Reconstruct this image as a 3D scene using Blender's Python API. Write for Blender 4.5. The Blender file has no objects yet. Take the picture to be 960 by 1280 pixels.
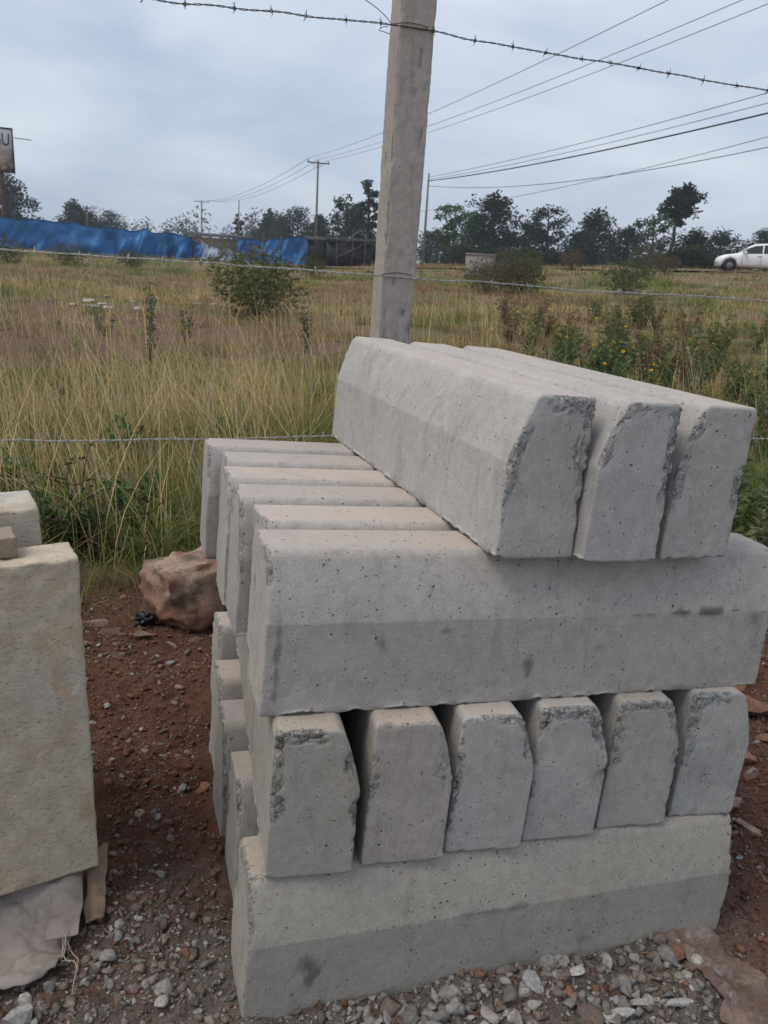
import bpy, math
import numpy as np
from mathutils import Matrix, Vector, Euler

# ------------------------------------------------------------------ camera, sky, sun, exposure
S = bpy.context.scene
COL = S.collection
CAM = np.array([-0.15764, -0.96959, 1.13745])
cd = bpy.data.cameras.new('camera'); co = bpy.data.objects.new('camera', cd); COL.objects.link(co)
MW = [[0.947049, 0.039290, -0.318677], [-0.316023, 0.289673, -0.903448], [0.056816, 0.956319, 0.286751]]
m4 = Matrix(MW).to_4x4(); m4.translation = Vector(CAM); co.matrix_world = m4
cd.sensor_fit = 'VERTICAL'; cd.sensor_height = 36.0; cd.lens = 28.377
cd.clip_start = 0.02; cd.clip_end = 4000
cd.dof.use_dof = True; cd.dof.focus_distance = 1.75; cd.dof.aperture_fstop = 13.0
S.camera = co

SUN_EL, SUN_AZ = math.radians(60), math.radians(-94)      # azimuth from +y towards +x
W = bpy.data.worlds.new('World'); S.world = W; W.use_nodes = True
nt = W.node_tree; nt.nodes.clear()
def wn(t, **k):
    n = nt.nodes.new(t)
    for a, b in k.items(): setattr(n, a, b)
    return n
sky = wn('ShaderNodeTexSky', sky_type='NISHITA', sun_disc=False)
sky.sun_elevation = SUN_EL; sky.sun_rotation = SUN_AZ; sky.dust_density = 3.0; sky.air_density = 1.2
tc = wn('ShaderNodeTexCoord'); mp = wn('ShaderNodeMapping'); mp.inputs['Scale'].default_value = (1.7, 1.7, 5.5)
mp.inputs['Location'].default_value = (0.35, 0.1, 0.2)
nz = wn('ShaderNodeTexNoise'); nz.inputs['Scale'].default_value = 1.5; nz.inputs['Detail'].default_value = 5; nz.inputs['Roughness'].default_value = .5; nz.inputs['Distortion'].default_value = .35
cr = wn('ShaderNodeValToRGB'); e = cr.color_ramp.elements
e[0].position = .36; e[0].color = (4.1, 4.85, 6.05, 1); e[1].position = .64; e[1].color = (6.2, 6.75, 7.5, 1)
mx = wn('ShaderNodeMixRGB'); mx.inputs[0].default_value = .88
bg = wn('ShaderNodeBackground'); bg.inputs['Strength'].default_value = .1
out = wn('ShaderNodeOutputWorld')
L = nt.links.new
L(tc.outputs['Generated'], mp.inputs[0]); L(mp.outputs[0], nz.inputs['Vector']); L(nz.outputs['Fac'], cr.inputs[0])
L(sky.outputs[0], mx.inputs[1]); L(cr.outputs[0], mx.inputs[2]); L(mx.outputs[0], bg.inputs['Color']); L(bg.outputs[0], out.inputs[0])

sd = bpy.data.lights.new('sun', 'SUN'); so = bpy.data.objects.new('sun', sd); COL.objects.link(so)
sd.energy = 1.5; sd.angle = math.radians(30); sd.color = (1.0, .93, .83)
sdir = Vector((math.sin(SUN_AZ)*math.cos(SUN_EL), math.cos(SUN_AZ)*math.cos(SUN_EL), math.sin(SUN_EL)))
so.rotation_euler = sdir.to_track_quat('Z', 'Y').to_euler(); so.location = (-20, 10, 30)
S.view_settings.view_transform = 'Standard'; S.view_settings.look = 'None'
S.view_settings.exposure = 0.32; S.view_settings.gamma = 1.0; S.view_settings.use_curve_mapping = False

# ------------------------------------------------------------------ numeric helpers
rng = np.random.default_rng(7)
def sm(a, b, x):
    t = np.clip((x-a)/(b-a), 0, 1); return t*t*(3-2*t)
def _h(i, j, k, s):
    h = (i.astype(np.int64)*374761393 + j.astype(np.int64)*668265263 + k.astype(np.int64)*1442695041 + s*974634777) & 0xffffffff
    h = ((h ^ (h >> 13))*1274126177) & 0xffffffff
    return ((h ^ (h >> 16)) & 0xffff)/65535.0
def vn(p, s=0):
    p = np.asarray(p, float); f = np.floor(p); t = p-f; t = t*t*(3-2*t); i, j, k = f.T
    r = 0
    for a in (0, 1):
        for b in (0, 1):
            for c in (0, 1):
                w = (t[:, 0] if a else 1-t[:, 0])*(t[:, 1] if b else 1-t[:, 1])*(t[:, 2] if c else 1-t[:, 2])
                r = r + w*_h(i+a, j+b, k+c, s)
    return r*2-1
def fbm(p, s=0, o=3):
    r = 0; a = 1.0; p = np.asarray(p, float)
    for i in range(o): r = r+a*vn(p*(2.03**i)+i*7.7, s+i); a *= .5
    return r
def fbm2(x, y, f, s=0, o=3):
    x = np.atleast_1d(np.asarray(x, float)); y = np.atleast_1d(np.asarray(y, float))
    return fbm(np.stack([x.ravel()*f, y.ravel()*f, np.zeros(x.size)], 1), s, o).reshape(x.shape)

# the stacked kerbs stand on ground that falls slightly to the right: T tips them with it
T3 = np.array([[0.9988076, 0.0126625, 0.0471481], [-0.0127497, 0.9999175, 0.0015487], [-0.0471246, -0.0021480, 0.9988867]])
def s2w(p): return np.asarray(p, float) @ T3.T
def gz(x, y):
    x = np.asarray(x, float); y = np.asarray(y, float)
    d = np.hypot(x-CAM[0], y-CAM[1]); az = np.degrees(np.arctan2(x-CAM[0], y-CAM[1]))
    far = .024*(np.clip(d, 5, 60)-5)+1.0*sm(10, 40, az)*sm(12, 45, d)*(1-sm(70, 140, np.abs(az)))
    far = far*sm(-20, 0, y) + .3*sm(3, 9, d)*vn(np.stack([x.ravel()*.25, y.ravel()*.25, 0*x.ravel()], 1), 3).reshape(x.shape)*.35
    near = (.018-.0471*x-.0015*y)/.9989
    w = 1-sm(2.6, 5.5, np.hypot(x-.3, y-.3))
    return near*w+far*(1-w)
def gz1(x, y): return float(gz(np.array([x]), np.array([y]))[0])

def mesh(name, v, faces, mat=None, smooth=False, col=None, attr=None):
    """v (n,3); faces: (m,3) or (m,4) array or list of those"""
    me = bpy.data.meshes.new(name)
    v = np.asarray(v, np.float32)
    fl = faces if isinstance(faces, list) else [faces]
    fl = [np.asarray(f, np.int32) for f in fl if len(f)]
    idx = np.concatenate([f.ravel() for f in fl]); tot = np.concatenate([np.full(len(f), f.shape[1], np.int32) for f in fl])
    st = np.concatenate([[0], np.cumsum(tot)[:-1]]).astype(np.int32)
    me.vertices.add(len(v)); me.vertices.foreach_set('co', v.ravel())
    me.loops.add(len(idx)); me.loops.foreach_set('vertex_index', idx)
    me.polygons.add(len(tot)); me.polygons.foreach_set('loop_start', st); me.polygons.foreach_set('loop_total', tot)
    if smooth: me.polygons.foreach_set('use_smooth', np.ones(len(tot), bool))
    me.update(calc_edges=True); me.validate()
    if col is not None:
        a = me.attributes.new('Col', 'FLOAT_COLOR', 'POINT'); c = np.ones((len(v), 4), np.float32); c[:, :3] = col; a.data.foreach_set('color', c.ravel())
    if attr is not None:
        for k, val in attr.items():
            a = me.attributes.new(k, 'FLOAT', 'POINT'); a.data.foreach_set('value', np.asarray(val, np.float32))
    if mat: me.materials.append(mat)
    return me
def link(name, me, parent=None, loc=None, rot=None):
    o = bpy.data.objects.new(name, me); COL.objects.link(o)
    if parent is not None: o.parent = parent
    if loc is not None: o.location = [float(q) for q in loc]
    if rot is not None: o.rotation_euler = rot
    return o
def tag(o, label=None, cat=None, group=None, kind=None):
    if label: o['label'] = label
    if cat: o['category'] = cat
    if group: o['group'] = group
    if kind: o['kind'] = kind
    return o

class MB:                                    # collects pieces into one mesh
    def __init__(s): s.v = []; s.t = []; s.q = []; s.c = []; s.n = 0
    def add(s, v, tris=(), quads=(), col=None):
        v = np.asarray(v, float); s.v.append(v)
        if len(tris): s.t.append(np.asarray(tris)+s.n)
        if len(quads): s.q.append(np.asarray(quads)+s.n)
        if col is not None: s.c.append(np.broadcast_to(np.asarray(col, float), (len(v), 3)))
        s.n += len(v)
    def box(s, c, d, rz=0, col=None):
        x, y, z = np.array(d)/2
        v = np.array([[a*x, b*y, e*z] for e in (-1, 1) for a, b in ((-1, -1), (1, -1), (1, 1), (-1, 1))])
        R = np.array([[math.cos(rz), -math.sin(rz), 0], [math.sin(rz), math.cos(rz), 0], [0, 0, 1]])
        s.add(v@R.T+np.array(c), quads=[[0, 3, 2, 1], [4, 5, 6, 7], [0, 1, 5, 4], [1, 2, 6, 5], [2, 3, 7, 6], [3, 0, 4, 7]], col=col)
    def tube(s, P, r, n=6, col=None, cap=True):
        P = np.asarray(P, float); m = len(P); r = np.broadcast_to(np.asarray(r, float), (m,))
        t = np.gradient(P, axis=0); t /= np.linalg.norm(t, axis=1)[:, None]+1e-12
        up = np.where(np.abs(t[:, 2:3]) > .9, [[1., 0, 0]], [[0., 0, 1]])
        a = np.cross(t, up); a /= np.linalg.norm(a, axis=1)[:, None]+1e-12; b = np.cross(t, a)
        for i in range(1, m):
            if a[i]@a[i-1] < 0 and abs(a[i]@a[i-1]) > .3: a[i] *= -1; b[i] *= -1
        th = np.arange(n)*2*math.pi/n
        v = (P[:, None]+r[:, None, None]*(np.cos(th)[None, :, None]*a[:, None]+np.sin(th)[None, :, None]*b[:, None])).reshape(-1, 3)
        i = np.arange(m-1)[:, None]*n; j = np.arange(n)[None]; k = (j+1) % n
        q = np.stack([i+j, i+k, i+n+k, i+n+j], -1).reshape(-1, 4)
        tr = []
        if cap:
            v = np.vstack([v, P[:1], P[-1:]]); e = m*n
            tr = [[e, (u+1) % n, u] for u in range(n)]+[[e+1, (m-1)*n+u, (m-1)*n+(u+1) % n] for u in range(n)]
        s.add(v, tris=tr, quads=q, col=col)
    def get(s, name, mat, smooth=False):
        return mesh(name, np.vstack(s.v), [np.vstack(s.t) if s.t else [], np.vstack(s.q) if s.q else []], mat, smooth, np.vstack(s.c) if s.c else None)
    def build(s, name, mat, parent=None, smooth=False, loc=None, rot=None):
        return link(name, s.get(name, mat, smooth), parent, loc, rot)

# ------------------------------------------------------------------ materials
class NT:
    def __init__(s, name):
        s.m = bpy.data.materials.new(name); s.m.use_nodes = True; s.t = s.m.node_tree; s.t.nodes.clear()
        s.out = s.t.nodes.new('ShaderNodeOutputMaterial')
    def n(s, ty, ins=None, **k):
        n = s.t.nodes.new(ty)
        for a, b in k.items(): setattr(n, a, b)
        for a, b in (ins or {}).items():
            if isinstance(b, bpy.types.NodeSocket): s.t.links.new(b, n.inputs[a])
            else: n.inputs[a].default_value = b
        return n
    def noise(s, vec, scale, detail=3, rough=.55, dist=0):
        return s.n('ShaderNodeTexNoise', {'Vector': vec, 'Scale': scale, 'Detail': detail, 'Roughness': rough, 'Distortion': dist}).outputs['Fac']
    def vor(s, vec, scale, **k):
        return s.n('ShaderNodeTexVoronoi', {'Vector': vec, 'Scale': scale}, **k)
    def ramp(s, f, *st):
        r = s.n('ShaderNodeValToRGB', {'Fac': f}); el = r.color_ramp.elements
        while len(el) < len(st): el.new(.5)
        for e, (p, c) in zip(el, st):
            e.position = p; e.color = (c, c, c, 1) if isinstance(c, (int, float)) else (*c, 1)
        return r.outputs['Color']
    def math(s, op, a, b=0.0, c=None, clamp=False):
        n = s.n('ShaderNodeMath', {0: a, 1: b}, operation=op, use_clamp=clamp)
        if c is not None:
            if isinstance(c, bpy.types.NodeSocket): s.t.links.new(c, n.inputs[2])
            else: n.inputs[2].default_value = c
        return n.outputs[0]
    def mix(s, f, a, b, mode='MIX'):
        a = (*a, 1) if isinstance(a, tuple) else a; b = (*b, 1) if isinstance(b, tuple) else b
        return s.n('ShaderNodeMixRGB', {0: f, 1: a, 2: b}, blend_type=mode).outputs[0]
    def bump(s, h, dist, strength=1.0, prev=None):
        i = {'Height': h, 'Distance': dist, 'Strength': strength}
        if prev is not None: i['Normal'] = prev
        return s.n('ShaderNodeBump', i).outputs[0]
    def bsdf(s, col, rough=.8, normal=None, metal=0, spec=.3, **k):
        i = {'Base Color': (*col, 1) if isinstance(col, tuple) else col, 'Roughness': rough, 'Metallic': metal, 'Specular IOR Level': spec}
        if normal is not None: i['Normal'] = normal
        i.update(k)
        b = s.n('ShaderNodeBsdfPrincipled', i); s.t.links.new(b.outputs[0], s.out.inputs[0]); return b
    def obj(s): return s.n('ShaderNodeTexCoord').outputs['Object']
    def pos(s): return s.n('ShaderNodeNewGeometry').outputs['Position']
    def att(s, name, ty='GEOMETRY'): return s.n('ShaderNodeAttribute', attribute_name=name, attribute_type=ty)

def offset_vec(a, sc=37.0):
    """object coordinates shifted by the object's random number, so alike pieces do not repeat"""
    r = a.n('ShaderNodeObjectInfo').outputs['Random']
    v = a.n('ShaderNodeCombineXYZ', {0: a.math('MULTIPLY', r, sc), 1: a.math('MULTIPLY', r, sc*1.7), 2: a.math('MULTIPLY', r, sc*.6)}).outputs[0]
    return a.n('ShaderNodeVectorMath', {0: a.obj(), 1: v}, operation='ADD').outputs[0], r

def mat_concrete():
    a = NT('concrete'); v, rnd = offset_vec(a)
    sep = lambda c: a.n('ShaderNodeSeparateXYZ', {0: c}).outputs
    big = a.noise(v, 6.0, 3, .6); mid = a.noise(v, 45, 4, .7); fine = a.noise(v, 520, 3, .75)
    tint = a.att('tint', 'OBJECT').outputs['Color']
    c = a.mix(a.ramp(big, (.3, 0.), (.72, 1.)), (.385, .36, .338), (.51, .48, .452))
    c = a.mix(.5, c, a.mix(a.ramp(mid, (.3, 0.), (.7, 1.)), (.335, .313, .294), (.565, .532, .502)))
    c = a.mix(a.math('MULTIPLY', a.ramp(fine, (.5, 0.), (.66, 1.)), .5), c, (.19, .178, .165))
    c = a.mix(a.math('MULTIPLY', a.ramp(fine, (.34, 1.), (.48, 0.)), .35), c, (.57, .545, .52))
    # casting marks: faint darker blotches
    sv = a.n('ShaderNodeMapping', {'Vector': v, 'Scale': (20, 20, 6)}).outputs[0]
    bl = a.noise(sv, 1.0, 4, .7, .8)
    c = a.mix(a.math('MULTIPLY', a.ramp(bl, (.55, 0.), (.72, 1.)), .45), c, (.23, .21, .195))
    # reddish dust lying on the upper side
    nz = sep(a.n('ShaderNodeNewGeometry').outputs['True Normal'])[2]
    dust = a.math('MULTIPLY', a.ramp(nz, (.8, 0.), (.97, 1.)), a.ramp(big, (.3, .25), (.6, .8)))
    c = a.mix(dust, c, (.50, .43, .38))
    # air pores, more of them in some patches; shade in the holes painted dark
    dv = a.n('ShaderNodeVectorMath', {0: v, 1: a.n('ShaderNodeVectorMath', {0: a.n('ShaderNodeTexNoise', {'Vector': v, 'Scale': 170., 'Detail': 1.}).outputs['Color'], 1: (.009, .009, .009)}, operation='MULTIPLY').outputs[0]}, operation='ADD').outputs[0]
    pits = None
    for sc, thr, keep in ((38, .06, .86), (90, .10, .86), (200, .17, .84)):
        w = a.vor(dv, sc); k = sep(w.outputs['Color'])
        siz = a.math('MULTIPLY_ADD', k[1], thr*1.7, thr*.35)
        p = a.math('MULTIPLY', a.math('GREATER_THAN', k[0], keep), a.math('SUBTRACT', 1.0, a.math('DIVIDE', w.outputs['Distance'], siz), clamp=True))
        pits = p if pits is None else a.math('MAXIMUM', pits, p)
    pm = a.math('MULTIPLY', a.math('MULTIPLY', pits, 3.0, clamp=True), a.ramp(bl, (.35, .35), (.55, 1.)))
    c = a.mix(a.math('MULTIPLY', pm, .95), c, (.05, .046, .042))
    # crumbled arrises: pale broken mortar with dark crevices
    wr = a.att('wear').outputs['Fac']; cn = a.noise(v, 230, 4, .85)
    wm = a.ramp(a.math('MULTIPLY', wr, a.math('MULTIPLY_ADD', cn, 1.6, .1)), (.22, 0.), (.75, 1.))
    crum = a.ramp(cn, (.38, (.06, .056, .053)), (.43, (.34, .325, .31)), (.61, (.70, .685, .665)))
    ve = a.vor(dv, 52, feature='DISTANCE_TO_EDGE').outputs['Distance']; crk = a.math('MULTIPLY', a.ramp(ve, (.015, 1.), (.06, 0.)), a.ramp(a.math('MULTIPLY', wr, mid), (.18, 0.), (.32, 1.)))
    c = a.mix(a.math('MULTIPLY', wm, .8), c, crum); c = a.mix(a.math('MULTIPLY', crk, .5), c, (.07, .066, .062))
    stn = a.att('stain').outputs['Fac']; c = a.mix(a.math('MULTIPLY', stn, a.math('MULTIPLY_ADD', mid, .9, .35), clamp=True), c, (.095, .085, .075))
    # soil splash near the casting face: red-brown film
    c = a.mix(a.math('MULTIPLY', a.ramp(a.noise(v, 7.5, 5, .7, .6), (.56, 0.), (.74, 1.)), .3), c, (.34, .25, .19))
    c = a.mix(1.0, c, tint, 'MULTIPLY')
    h = a.math('ADD', a.math('MULTIPLY', mid, .0005), a.math('MULTIPLY', fine, .0010))
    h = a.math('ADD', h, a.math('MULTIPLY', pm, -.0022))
    h = a.math('ADD', h, a.math('MULTIPLY', wm, a.math('ADD', a.math('MULTIPLY', cn, .0042), a.math('MULTIPLY', crk, -.003))))
    a.bsdf(c, .92, a.bump(h, 1.0, 1.0), spec=.18); return a.m

def mat_simple(name, col, rough=.7, var=.25, scale=40, bump=0.0, metal=0, spec=.3, col2=None):
    a = NT(name); v, _ = offset_vec(a)
    n = a.noise(v, scale, 4, .6)
    c2 = col2 if col2 else tuple(x*(1-var) for x in col)
    c = a.mix(a.ramp(n, (.3, 0.), (.7, 1.)), c2, tuple(min(1, x*(1+var*.6)) for x in col))
    a.bsdf(c, rough, a.bump(a.noise(v, scale*2.5, 4, .7), bump) if bump else None, metal, spec); return a.m

def mat_stone_tan():
    a = NT('sawn_stone'); v, rnd = offset_vec(a)
    big = a.noise(v, 4.5, 4, .6, .4); mid = a.noise(v, 30, 5, .7)
    c = a.mix(a.ramp(big, (.32, 0.), (.5, .5), (.68, 1.)), (.52, .42, .295), (.54, .50, .45))
    c = a.mix(a.math('MULTIPLY', a.ramp(a.noise(v, 11, 4, .65, .6), (.5, 0.), (.66, 1.)), .8), c, (.47, .31, .18))
    c = a.mix(.5, c, a.mix(a.ramp(mid, (.3, 0.), (.7, 1.)), (.29, .245, .19), (.66, .59, .5)))
    pv = a.n('ShaderNodeMapping', {'Vector': v, 'Scale': (1, 1, 2.3)}).outputs[0]
    p = a.ramp(a.noise(pv, 130, 3, .6), (.6, 0.), (.72, 1.))
    w = a.vor(pv, 60)
    ps = a.math('MULTIPLY', a.math('GREATER_THAN', a.n('ShaderNodeSeparateXYZ', {0: w.outputs['Color']}).outputs[0], .88), a.ramp(w.outputs['Distance'], (.06, 1.), (.2, 0.)))
    pit = a.math('MAXIMUM', a.math('MULTIPLY', p, .5), ps)
    c = a.mix(a.math('MULTIPLY', pit, .45), c, (.16, .13, .1))
    c = a.mix(1.0, c, a.att('tint', 'OBJECT').outputs['Color'], 'MULTIPLY')
    b = a.bump(a.math('ADD', a.math('MULTIPLY', a.noise(v, 170, 4, .75), .0022), a.math('MULTIPLY', pit, -.002)), 1., 1.)
    a.bsdf(c, .95, b, spec=.15); return a.m

def mat_ground():
    a = NT('soil'); p = a.pos(); sx = a.n('ShaderNodeSeparateXYZ', {0: p})
    n1 = a.noise(p, 3.2, 5, .6); n2 = a.noise(p, 60, 5, .7); n3 = a.noise(p, 300, 3, .7)
    red = a.mix(a.ramp(n1, (.3, 0.), (.7, 1.)), (.125, .058, .039), (.215, .105, .07))
    grey = a.mix(n2, (.155, .13, .112), (.275, .24, .21))
    fr = a.math('ADD', a.math('ADD', sx.outputs[1], a.math('MULTIPLY', a.math('MULTIPLY_ADD', sx.outputs[0], 3.2, -2.4, clamp=True), .45)), a.math('MULTIPLY_ADD', n1, 1.1, -.55))
    # crusher dust and chips spread before the kerbs, red earth behind
    s = a.mix(a.ramp(fr, (.0, 1.), (.42, 0.)), red, grey)
    s = a.mix(a.math('MULTIPLY', a.ramp(n3, (.45, 0.), (.75, 1.)), .4), s, (.25, .2, .17))
    s = a.mix(a.math('MULTIPLY', a.ramp(n2, (.35, 1.), (.5, 0.)), .5), s, (.045, .026, .02))
    f1 = a.noise(p, .42, 5, .6); f2 = a.noise(p, 7, 5, .7)
    field = a.mix(a.ramp(f2, (.35, 0.), (.65, 1.)), (.13, .09, .05), (.27, .2, .11))
    field = a.mix(a.ramp(f1, (.45, 0.), (.6, .75)), field, a.mix(f2, (.08, .095, .03), (.17, .17, .065)))
    bare = a.mix(a.ramp(f2, (.3, 0.), (.7, 1.)), (.11, .065, .045), (.235, .155, .108))
    # bare earth in the open ground
    bx = a.math('DIVIDE', a.math('SUBTRACT', sx.outputs[0], -1.2), 4.6); by = a.math('DIVIDE', a.math('SUBTRACT', sx.outputs[1], 10.5), 4.6)
    bd = a.math('ADD', a.math('ADD', a.math('MULTIPLY', bx, bx), a.math('MULTIPLY', by, by)), a.math('MULTIPLY_ADD', a.noise(p, .8, 4), 2.4, -1.2))
    field = a.mix(a.ramp(bd, (.6, .9), (1.2, 0.)), field, bare)
    c = a.mix(a.ramp(a.math('ADD', sx.outputs[1], a.math('MULTIPLY_ADD', n1, .8, -.4)), (1.45, 0.), (2.1, 1.)) if False else a.math('MULTIPLY', a.math('SUBTRACT', a.math('ADD', sx.outputs[1], a.math('MULTIPLY_ADD', n1, .8, -.4)), 1.5), 2.0, clamp=True), s, field)
    b = a.bump(n2, .022, 1.0); b = a.bump(n3, .006, 1.0, b)
    a.bsdf(c, .97, b, spec=.1); return a.m

def mat_attr(name, rough=.8, trans=0.0, bump=0, spec=.2, scale=200, var=.35):
    a = NT(name); c = a.att('Col').outputs['Color']
    v, _ = offset_vec(a)
    if var:
        n = a.noise(v, scale, 4, .65)
        c = a.mix(1.0, c, a.mix(a.ramp(n, (.3, 0.), (.7, 1.)), (1-var,)*3, (1+var*.7,)*3), 'MULTIPLY')
    b = a.bsdf(c, rough, a.bump(a.noise(v, scale*.8, 5, .75), bump) if bump else None, spec=spec)
    if trans:
        tr = a.n('ShaderNodeBsdfTranslucent', {'Color': c}); ms = a.n('ShaderNodeMixShader', {0: trans})
        a.t.links.new(b.outputs[0], ms.inputs[1]); a.t.links.new(tr.outputs[0], ms.inputs[2]); a.t.links.new(ms.outputs[0], a.out.inputs[0])
    return a.m

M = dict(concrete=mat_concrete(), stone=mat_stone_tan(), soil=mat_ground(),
         gravel=mat_attr('gravel', .93, bump=.003, scale=160, var=.4), leaf=mat_attr('leaf', .6, .3, var=0, spec=.25),
         grass=mat_attr('grass', .65, .35, var=0, spec=.2), bark=mat_attr('bark', .9, var=.3, scale=8),
         wire=mat_simple('galvanised_wire', (.42, .41, .4), .5, .3, 60, metal=.3), rust=mat_simple('dark_wire', (.07, .055, .05), .7, .5, 80, metal=.3),
         wood=mat_simple('weathered_wood', (.17, .14, .11), .9, .4, 6), pole=mat_simple('green_grey_pole', (.16, .2, .17), .7, .2, 3),
         black=mat_simple('black_plastic', (.012, .013, .016), .35, .4, 15), rub=mat_simple('rubber', (.02, .02, .022), .8, .3, 10),
         rim=mat_simple('alloy', (.22, .22, .23), .35, .15, 10, metal=.8), white=mat_simple('white_paint', (.8, .8, .8), .25, .03, 3, spec=.5),
         glass=mat_simple('dark_glass', (.015, .018, .022), .08, .1, 3, spec=.6), lamp=mat_simple('lamp_glass', (.55, .57, .6), .1, .1, 10, spec=.6),
         cable=mat_simple('black_cable', (.03, .03, .033), .6, .2, 3), ceram=mat_simple('insulator', (.25, .2, .17), .3, .2, 5))

# ------------------------------------------------------------------ ground
def spaced(lo, hi, step, far, g=1.13):
    a = list(np.arange(lo, hi+1e-6, step)); s = step
    while a[-1] < far: s = min(s*g, 40); a.append(a[-1]+s)
    s = step; b = []; x = lo
    while x > -far: s = min(s*g, 40); x -= s; b.append(x)
    return np.array(b[::-1]+a)
gx = spaced(-.9, 2.2, .016, 640); gy = spaced(-.6, 2.2, .016, 640)
X, Y = np.meshgrid(gx, gy); Z = gz(X, Y)
nr = 1-sm(3, 8, np.hypot(X-.3, Y-.3))
Z = Z+nr*(.011*fbm2(X, Y, 14, 5)+.008*fbm2(X, Y, 60, 9, 2)+.012*fbm2(X, Y, 3, 12, 2)-.004)+(1-nr)*.05*fbm2(X, Y, .9, 15, 3)
ny, nx = X.shape; I = np.arange(nx*ny).reshape(ny, nx)
gq = np.stack([I[:-1, :-1], I[:-1, 1:], I[1:, 1:], I[1:, :-1]], -1).reshape(-1, 4)
tag(link('ground', mesh('ground', np.stack([X, Y, Z], -1).reshape(-1, 3), gq, M['soil'], True)), kind='structure')

def gs(x, y):
    """height of the built ground sheet (bilinear)"""
    x = np.asarray(x, float); y = np.asarray(y, float)
    i = np.clip(np.searchsorted(gx, x)-1, 0, nx-2); j = np.clip(np.searchsorted(gy, y)-1, 0, ny-2)
    u = (x-gx[i])/(gx[i+1]-gx[i]); v = (y-gy[j])/(gy[j+1]-gy[j])
    return Z[j, i]*(1-u)*(1-v)+Z[j, i+1]*u*(1-v)+Z[j+1, i]*(1-u)*v+Z[j+1, i+1]*u*v
def gs1(x, y): return float(gs(np.array([x]), np.array([y]))[0])

# ------------------------------------------------------------------ rough cast blocks (kerbs, post, slabs)
def edge_grid(Lx, e, de, dm):
    k = max(2, int(round(e/de))); m = max(2, int(round((Lx-2*e)/dm)))
    return np.concatenate([np.linspace(0, e, k, endpoint=False), np.linspace(e, Lx-e, m, endpoint=False), np.linspace(Lx-e, Lx, k+1)])
def rough_block(dim, gr, rad, shape, seed):
    """closed box grid, rounded, then shaped by shape(P, edge_dist, D) -> (P, wear)"""
    xs, ys, zs = gr; n = [len(xs), len(ys), len(zs)]; N = n
    quads = []; keyf = lambda i, j, k: (i*N[1]+j)*N[2]+k
    for ax in range(3):
        o = [b for b in range(3) if b != ax]
        A, B = np.meshgrid(np.arange(n[o[0]]), np.arange(n[o[1]]), indexing='ij')
        for side in (0, n[ax]-1):
            ijk = [None]*3; ijk[ax] = np.full_like(A, side); ijk[o[0]] = A; ijk[o[1]] = B
            k = keyf(*ijk)
            q = np.stack([k[:-1, :-1], k[1:, :-1], k[1:, 1:], k[:-1, 1:]], -1).reshape(-1, 4)
            flip = (side == 0) ^ (ax == 1)
            quads.append(q[:, ::-1] if flip else q)
    q = np.vstack(quads); u, inv = np.unique(q.ravel(), return_inverse=True)
    k = u % N[2]; j = (u//N[2]) % N[1]; i = u//(N[1]*N[2])
    P = np.stack([xs[i], ys[j], zs[k]], 1); dim = np.array(dim)
    fd = np.minimum(P, dim-P); ed = np.sort(fd, 1)[:, 1]; 
    R = rad(P) if callable(rad) else np.broadcast_to(np.array(rad, float), P.shape)
    C = np.clip(P, R, dim-R); e = (P-C)/R; nn = np.linalg.norm(e, axis=1, keepdims=True); mx = np.abs(e).max(1, keepdims=True)
    D = e/np.maximum(nn, 1e-9)
    P2 = np.where(nn > 1e-6, C+R*e/np.maximum(nn, 1e-9)*np.maximum(mx, 1e-9)**.0, P)
    P3, wear = shape(P2, ed, D, P)
    return P3, inv.reshape(-1, 4), wear

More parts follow.
